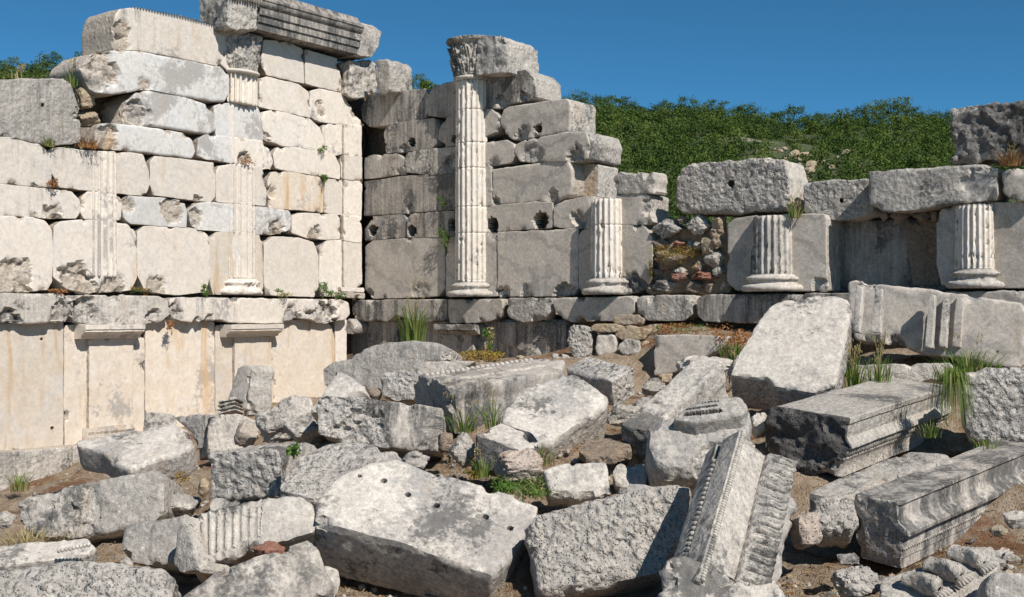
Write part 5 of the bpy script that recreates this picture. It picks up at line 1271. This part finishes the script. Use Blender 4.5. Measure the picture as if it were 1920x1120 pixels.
for i in range(90):
    px = rng.normal(1475, 38) if i % 2 else rng.normal(1520, 40); yy = rng.uniform(55, 80); x = (px-CX)/F*yy; z = float(hill_z(np.array([x]), np.array([yy]))[0])
    r = .12+.3*rng.rand()**2; Vv, Ff = ellipsoid(np.array([x, yy, z+r*.4]), (np.array([r, 0, 0]), np.array([0, r, 0]), ZU*r*.7), 7, 5); mb.add(Vv+fbm(Vv, 2, 2)[:, None]*r*.4, Ff)
o = mb.build('hill_rocks', [M['tan']], smooth=False, origin=(20, 70, 5)); setp(o, 'pale rock outcrops and scree showing through the scrub on the hill', 'rocks', kind='stuff')

# ================================================================== plants among the stones
def blades(rng, base, n, h, spread, lean=.5, w=.006, droop=.3, dirv=None):
    V = []; Fc = []; k = 0
    for i in range(n):
        a = rng.rand()*6.283; d_ = np.array([math.cos(a), math.sin(a), 0])
        if dirv is not None: d_ = unit(d_*.6+np.array(dirv))
        b0 = base+d_*spread*rng.rand()*.35+np.array([0, 0, -.02]); hh = h*(.45+.65*rng.rand()); ln = lean*(.2+rng.rand()); ww = w*(.6+.8*rng.rand())
        sd = np.array([-d_[1], d_[0], 0]); sd = unit(sd+.5*rng.normal(size=3)*[1, 1, 0])
        for s_ in range(6):
            q = s_/5; p_ = b0+ZU*hh*(q-droop*q**3)+d_*hh*ln*q**1.7; wq = ww*(1-q)**.6+.0004
            V += [p_-sd*wq, p_+sd*wq]
        Fc += [(k+2*s_, k+2*s_+1, k+2*s_+3, k+2*s_+2) for s_ in range(5)]; k += 12
    return np.array(V), Fc
def seedheads(rng, base, n, h, mb, m, lean=.3):
    for i in range(n):
        a = rng.rand()*6.283; d_ = np.array([math.cos(a), math.sin(a)*.4, 0]); hh = h*(.6+.5*rng.rand()); V = []
        for s_ in range(9):
            q = s_/8; p_ = base+ZU*hh*(q-.15*q**4)+d_*hh*lean*q**2.2; sd = np.array([-.8, .3, 0])*.0022; V += [p_-sd, p_+sd]
        mb.add(V, [(2*s_, 2*s_+1, 2*s_+3, 2*s_+2) for s_ in range(8)], m)
        tip = base+ZU*hh*.85+d_*hh*lean
        for k in range(9):
            c = tip-ZU*hh*.20*k/9*rng.uniform(.6, 1)-d_*hh*lean*.4*k/9+rng.normal(size=3)*.012
            mb.add(*ellipsoid(c, (np.array([.004, 0, 0]), np.array([0, .004, 0]), ZU*.014), 4, 3), m)
def tuft(label, px, py, Y, n, h, spread, mat='grass', heads=0, lean=.5, cat='grass tuft', w=None, droop=.3, dirv=None, dry=.12, name='grass_tuft', seed=1):
    rng = np.random.RandomState(seed+int(px)); base = P(px, py, Y); mb = MB(); w = w or max(.0035, Y*.00042)
    mb.add(*blades(rng, base, n, h, spread, lean, w, droop, dirv), 0)
    if dry: mb.add(*blades(rng, base, int(n*dry)+1, h*.9, spread, lean*1.4, w*.8, droop, dirv), 1)
    if heads: seedheads(rng, base, heads, h*1.25, mb, 1, lean*.5)
    o = mb.build(name, [M[mat], M['grass_dry']], origin=base); return setp(o, label, cat)
for k, (dx, n, h) in enumerate(((0, 1, 1),)):
    tuft('tall grass tuft with long seed stalks growing against the ledge at the inner corner', 776, 640, 14.6, 110, .70, .5, heads=9, lean=.35, w=.007)
tuft('grass growing at the foot of the left-hand drip-stained cornice face in the centre', 870, 806, 9.5, 55, .30, .35, heads=2, lean=.9)
tuft('leaning grass stems beside the white wedge-shaped block', 925, 800, 9.3, 40, .32, .25, heads=3, lean=.5)
tuft('thin drying grass under the white wedge-shaped block', 1010, 868, 8.6, 60, .20, .35, 'grass', lean=.6, dry=.8)
tuft('tall seeding grass right of the big tilted slab', 1600, 724, 9.75, 70, .38, .35, heads=12, lean=.3)
tuft('tall grass clump left of the low broad slab', 1648, 718, 9.6, 60, .36, .3, heads=8, lean=.25)
tuft('grass clump hanging over the right end of the low broad slab', 1815, 700, 9.1, 150, .30, .7, heads=2, lean=.6)
tuft('long dark grass drooping in the gap beside the right pecked block', 1784, 712, 8.45, 150, .36, .30, heads=0, lean=.35, droop=1.9)
tuft('short grass at the lower end of the long cornice moulding', 1745, 815, 8.35, 40, .16, .25, lean=.5, dry=.5)
tuft('green and dry grass tuft by the dry grass patch left of the big tilted slab', 1385, 672, 11.6, 110, .26, .5, lean=.6, dry=.5)
tuft('grass tuft on the rubble at the left end of the wall top', 135, 160, wallY('L', 135, 160, -.2), 40, .30, .35, heads=7, lean=.3)
tuft('sparse seeding grass on top of the big pitted left block', 40, 148, wallY('L', 40, 148, -.2), 16, .16, .6, 'grass_dry', heads=6, lean=.4)
tuft('dry tuft in the joint below the big pitted left block', 92, 272, wallY('L', 92, 270, .05), 40, .16, .2, 'grass', lean=.8, dry=.8)
tuft('rust coloured dry grass on the narrow ledge right of the big pitted left block', 165, 274, wallY('L', 165, 270, .05), 80, .15, .5, 'grass_rust', lean=.9, dry=.3)
tuft('green grass at the foot of the left plinth', 35, 918, 12.5, 45, .30, .3, lean=.5, dry=.8)
tuft('straw-like dry grass at the left edge beside the lichen-spotted block', 50, 1018, 8.3, 150, .16, .9, 'grass_dry', lean=1.0)
tuft('yellow-green tuft with a long arching stem between the dark block and the lintel end', 1895, 308, wallY('R', 1890, 308, .1), 90, .24, .3, 'grass_rust', heads=3, lean=.9, dry=.6)
tuft('small weed between the huge pecked block and the slotted block', 1492, 405, wallY('R', 1490, 400, .1), 45, .22, .25, lean=.5, dry=.8, heads=3)
tuft('sprig of grass on the round dark ground by the white chunk', 905, 890, 8.2, 40, .22, .2, heads=2, lean=.5)
tuft('dry grass with thin stems on the front centre block base', 1010, 930, 7.9, 16, .22, .3, 'grass_dry', lean=.9)
tuft('small dry grass tuft in the dirt at the right below the pecked block', 1850, 838, 8.1, 30, .12, .3, lean=.8, dry=.5)
rng = np.random.RandomState(77); V_ = []; F_ = []; M_ = []; k_ = 0
for i in range(16000):
    px, py, Yc, sp, _k = cl[rng.randint(len(cl))]; c = P(px, py, Yc); x = c[0]+rng.normal()*sp*1.2; y = c[1]+rng.normal()*sp*1.2
    V_.append((x, y))
xy = np.array(V_); zz = ground_z(xy[:, 0], xy[:, 1]); V_ = []
for (x, y), z in zip(xy, zz):
    a = rng.rand()*6.283; L_ = .012+.035*rng.rand(); d_ = np.array([math.cos(a), math.sin(a), rng.uniform(-.1, .35)])*L_; s_ = np.array([-math.sin(a), math.cos(a), .2])*(.0016+.003*rng.rand()); p_ = np.array([x, y, z+.006])
    V_ += [p_-d_-s_, p_+d_-s_*.4, p_+d_+s_*.4, p_-d_+s_]; F_.append((k_, k_+1, k_+2, k_+3)); M_.append(int(rng.rand() < .4)); k_ += 4
o = mesh_obj('dry_litter', V_, F_, [M['grass_dry'], M['grass_rust']], None, M_, False, origin=(0, 8, 0)); setp(o, 'dry straw and dead leaf litter strewn on the earth between the stones', 'litter', kind='stuff')
def bush(label, cat, px0, py0, px1, py1, Y, n, size, mat, name='leafy_plant', thick=.12, seed=1, mat2=None, kind=None):
    rng = np.random.RandomState(seed+int(px0)); mb = MB(); c = P((px0+px1)/2, (py0+py1)/2, Y); hw = (px1-px0)/2*Y/F; hh = (py1-py0)/2*Y/F
    for k in range(max(3, n//45)):
        cc = c+np.array([rng.uniform(-.72, .72)*hw, rng.uniform(-.5, .5)*thick, rng.uniform(-.6, .55)*hh])
        Q, Ff = leaf_quads(rng, cc, np.array([hw*.42, thick*.7, hh*.42]) if k else np.array([hw*.8, thick*.7, hh*.7]), 45 if k else 90, size, .5); mb.add(Q, Ff, 0 if (mat2 is None or k % 3) else 1)
    base = c-ZU*hh
    mb.add(*blades(rng, base, 7, hh*1.5, hw*.5, .5, .003), 0)
    o = mb.build(name, [M[mat]]+([M[mat2]] if mat2 else []), smooth=False, origin=base); return setp(o, label, cat, kind=kind)
wy = lambda w, x, y, o=.06: wallY(w, x, y, o)
bush('small round green plant in a joint of the left wall, upper of two', 'plant', 596,272,615,289, wy('L',605,280), 130, .012, 'leaf')
bush('small round green plant in a joint of the left wall, lower of two', 'plant', 598,324,617,346, wy('L',605,335), 130, .012, 'leaf')
bush('bright green weed climbing the joint left of the corner pilaster', 'plant', 594,524,616,559, wy('L',605,540,.12), 260, .014, 'leaf')
bush('low bright green weed just left of the corner pilaster base', 'plant', 612,544,648,560, wy('L',630,552,.14), 240, .014, 'leaf')
bush('low green weed on the ledge right of the pilaster base', 'plant', 505,541,547,558, wy('L',525,550,.14), 260, .013, 'leaf', mat2='grass_dry')
bush('small green weed in the joint left of the pilaster base', 'plant', 377,530,396,556, wy('L',386,545,.14), 200, .013, 'leaf')
bush('thin dry brown weed in the left wall hollow above the fluted pilaster drum', 'plant', 442,290,478,308, wy('L',460,300), 180, .012, 'grass_rust')
bush('reddish dry weed in the joint at the left end of the wall', 'plant', 90,328,110,354, wy('L',100,340), 120, .012, 'grass_rust')
bush('rusty dry weed on the ledge under the left wall', 'plant', 88,540,140,551, wy('L',110,546,.14), 160, .014, 'grass_rust')
bush('dry weed with twigs on the ledge below the pilasters', 'plant', 242,536,306,555, wy('L',270,546,.14), 120, .013, 'grass_rust', mat2='leaf')
bush('hanging dry flowers at the broken joint of the ledge', 'plant', 310,596,332,626, wy('L',320,610,.2), 90, .014, 'grass_rust')
bush('green creeper hanging from a hole left of the tall column', 'plant', 822,425,850,472, wy('R',836,450,.08), 300, .016, 'leaf')
bush('small dark green plant above the creeper left of the tall column', 'plant', 822,366,842,392, wy('R',832,380,.05), 80, .012, 'leaf')
bush('green weed growing in the shaded recess under the ledge, right of the little capital', 'plant', 905,612,930,660, 15.4, 300, .02, 'leaf', mat2='grass_dry', thick=.2)
bush('orange and yellow dry bush before the shaded wall base', 'bush', 862,652,945,682, 14.3, 900, .016, 'orange', mat2='moss', thick=.3)
bush('green and yellow low growth left of the orange bush', 'plant', 838,660,870,678, 14.5, 200, .016, 'leaf', mat2='orange', thick=.2)
bush('green sprig growing on the coarsely pecked block', 'plant', 534,822,570,856, 8.05, 170, .016, 'leaf', thick=.08)
bush('bright green clover-like plant spreading on the ground in the centre', 'ground plant', 912,888,1046,934, 7.95, 1500, .011, 'leaf', thick=.35)
bush('yellow moss patch by the end of the dowel-hole block', 'moss', 862,880,905,898, 8.3, 260, .012, 'moss', thick=.2)
bush('bright yellow moss growing over the rubble fill beside the second half-column', 'moss', 1218,458,1330,492, wy('R',1270,475,.02), 1100, .010, 'moss', name='moss', thick=.10, mat2='orange')
bush('yellow moss running down beside the second half-column', 'moss', 1214,480,1226,525, wy('R',1220,500,.02), 160, .010, 'moss', name='moss', thick=.06)
bush('reddish dry grass patch on the earth ledge left of the big tilted slab', 'dry grass', 1330,606,1412,660, 13.4, 1400, .014, 'grass_rust', name='dry_bush', thick=.6)
bush('low rusty growth on the earth above the grey upright slab', 'dry grass', 1226,604,1330,628, 14.0, 700, .014, 'grass_rust', name='dry_bush', thick=.3, mat2='leaf')
bush('orange flowering weed in front of the cream slab', 'plant', 322,882,352,925, 9.4, 46, .010, 'orange', thick=.08)
bush('green leaves of a bush peeping over the stepped wall top', 'bush', 772,153,808,170, wy('R',790,165,-1.0), 160, .03, 'tree', thick=.4)
bush('small yellow-flowered weed between the huge pecked block and the slotted block', 'plant', 1478,372,1506,402, wy('R',1490,390,.0), 100, .012, 'leaf', thick=.06, mat2='grass_dry')

# ================================================================== sun, sky, camera
SC = bpy.context.scene
el = math.radians(44); th_ = math.radians(20); S = unit(dR*math.cos(th_)+nR*math.sin(th_))*math.cos(el)+ZU*math.sin(el)
sl = bpy.data.lights.new('sun', 'SUN'); sl.energy = 4.9; sl.angle = math.radians(.5); sl.color = (1.0, .955, .895)
so = bpy.data.objects.new('sun', sl); COL.objects.link(so); so.rotation_euler = Vector(S).to_track_quat('Z', 'Y').to_euler(); so.location = (8, -8, 12)
w = bpy.data.worlds.new('World'); SC.world = w; w.use_nodes = True; t = w.node_tree; t.nodes.clear()
sk = t.nodes.new('ShaderNodeTexSky'); sk.sky_type = 'NISHITA'; sk.sun_disc = False; sk.sun_elevation = el
sk.sun_rotation = math.atan2(S[0], S[1]); sk.air_density = .8; sk.dust_density = 0; sk.ozone_density = 8; sk.altitude = 4000
bg = t.nodes.new('ShaderNodeBackground'); bg.inputs[1].default_value = .094; ow = t.nodes.new('ShaderNodeOutputWorld')
tm = t.nodes.new('ShaderNodeMix'); tm.data_type = 'RGBA'; tm.blend_type = 'MULTIPLY'; tm.inputs[0].default_value = 1; tm.inputs[7].default_value = (.58, 1.12, 1.0, 1)
t.links.new(sk.outputs[0], tm.inputs[6]); t.links.new(tm.outputs[2], bg.inputs[0]); t.links.new(bg.outputs[0], ow.inputs[0])
cd = bpy.data.cameras.new('camera'); cam = bpy.data.objects.new('camera', cd); COL.objects.link(cam); SC.camera = cam
cd.sensor_width = 36; cd.lens = 36*F/1920; cam.location = (0, 0, CZ); cam.rotation_euler = (math.pi/2, 0, 0); cd.shift_y = (HY-560)/1920; cd.clip_end = 8000; cd.clip_start = .1
SC.view_settings.view_transform = 'Standard'; SC.view_settings.look = 'None'; SC.view_settings.exposure = .19; SC.view_settings.gamma = 1
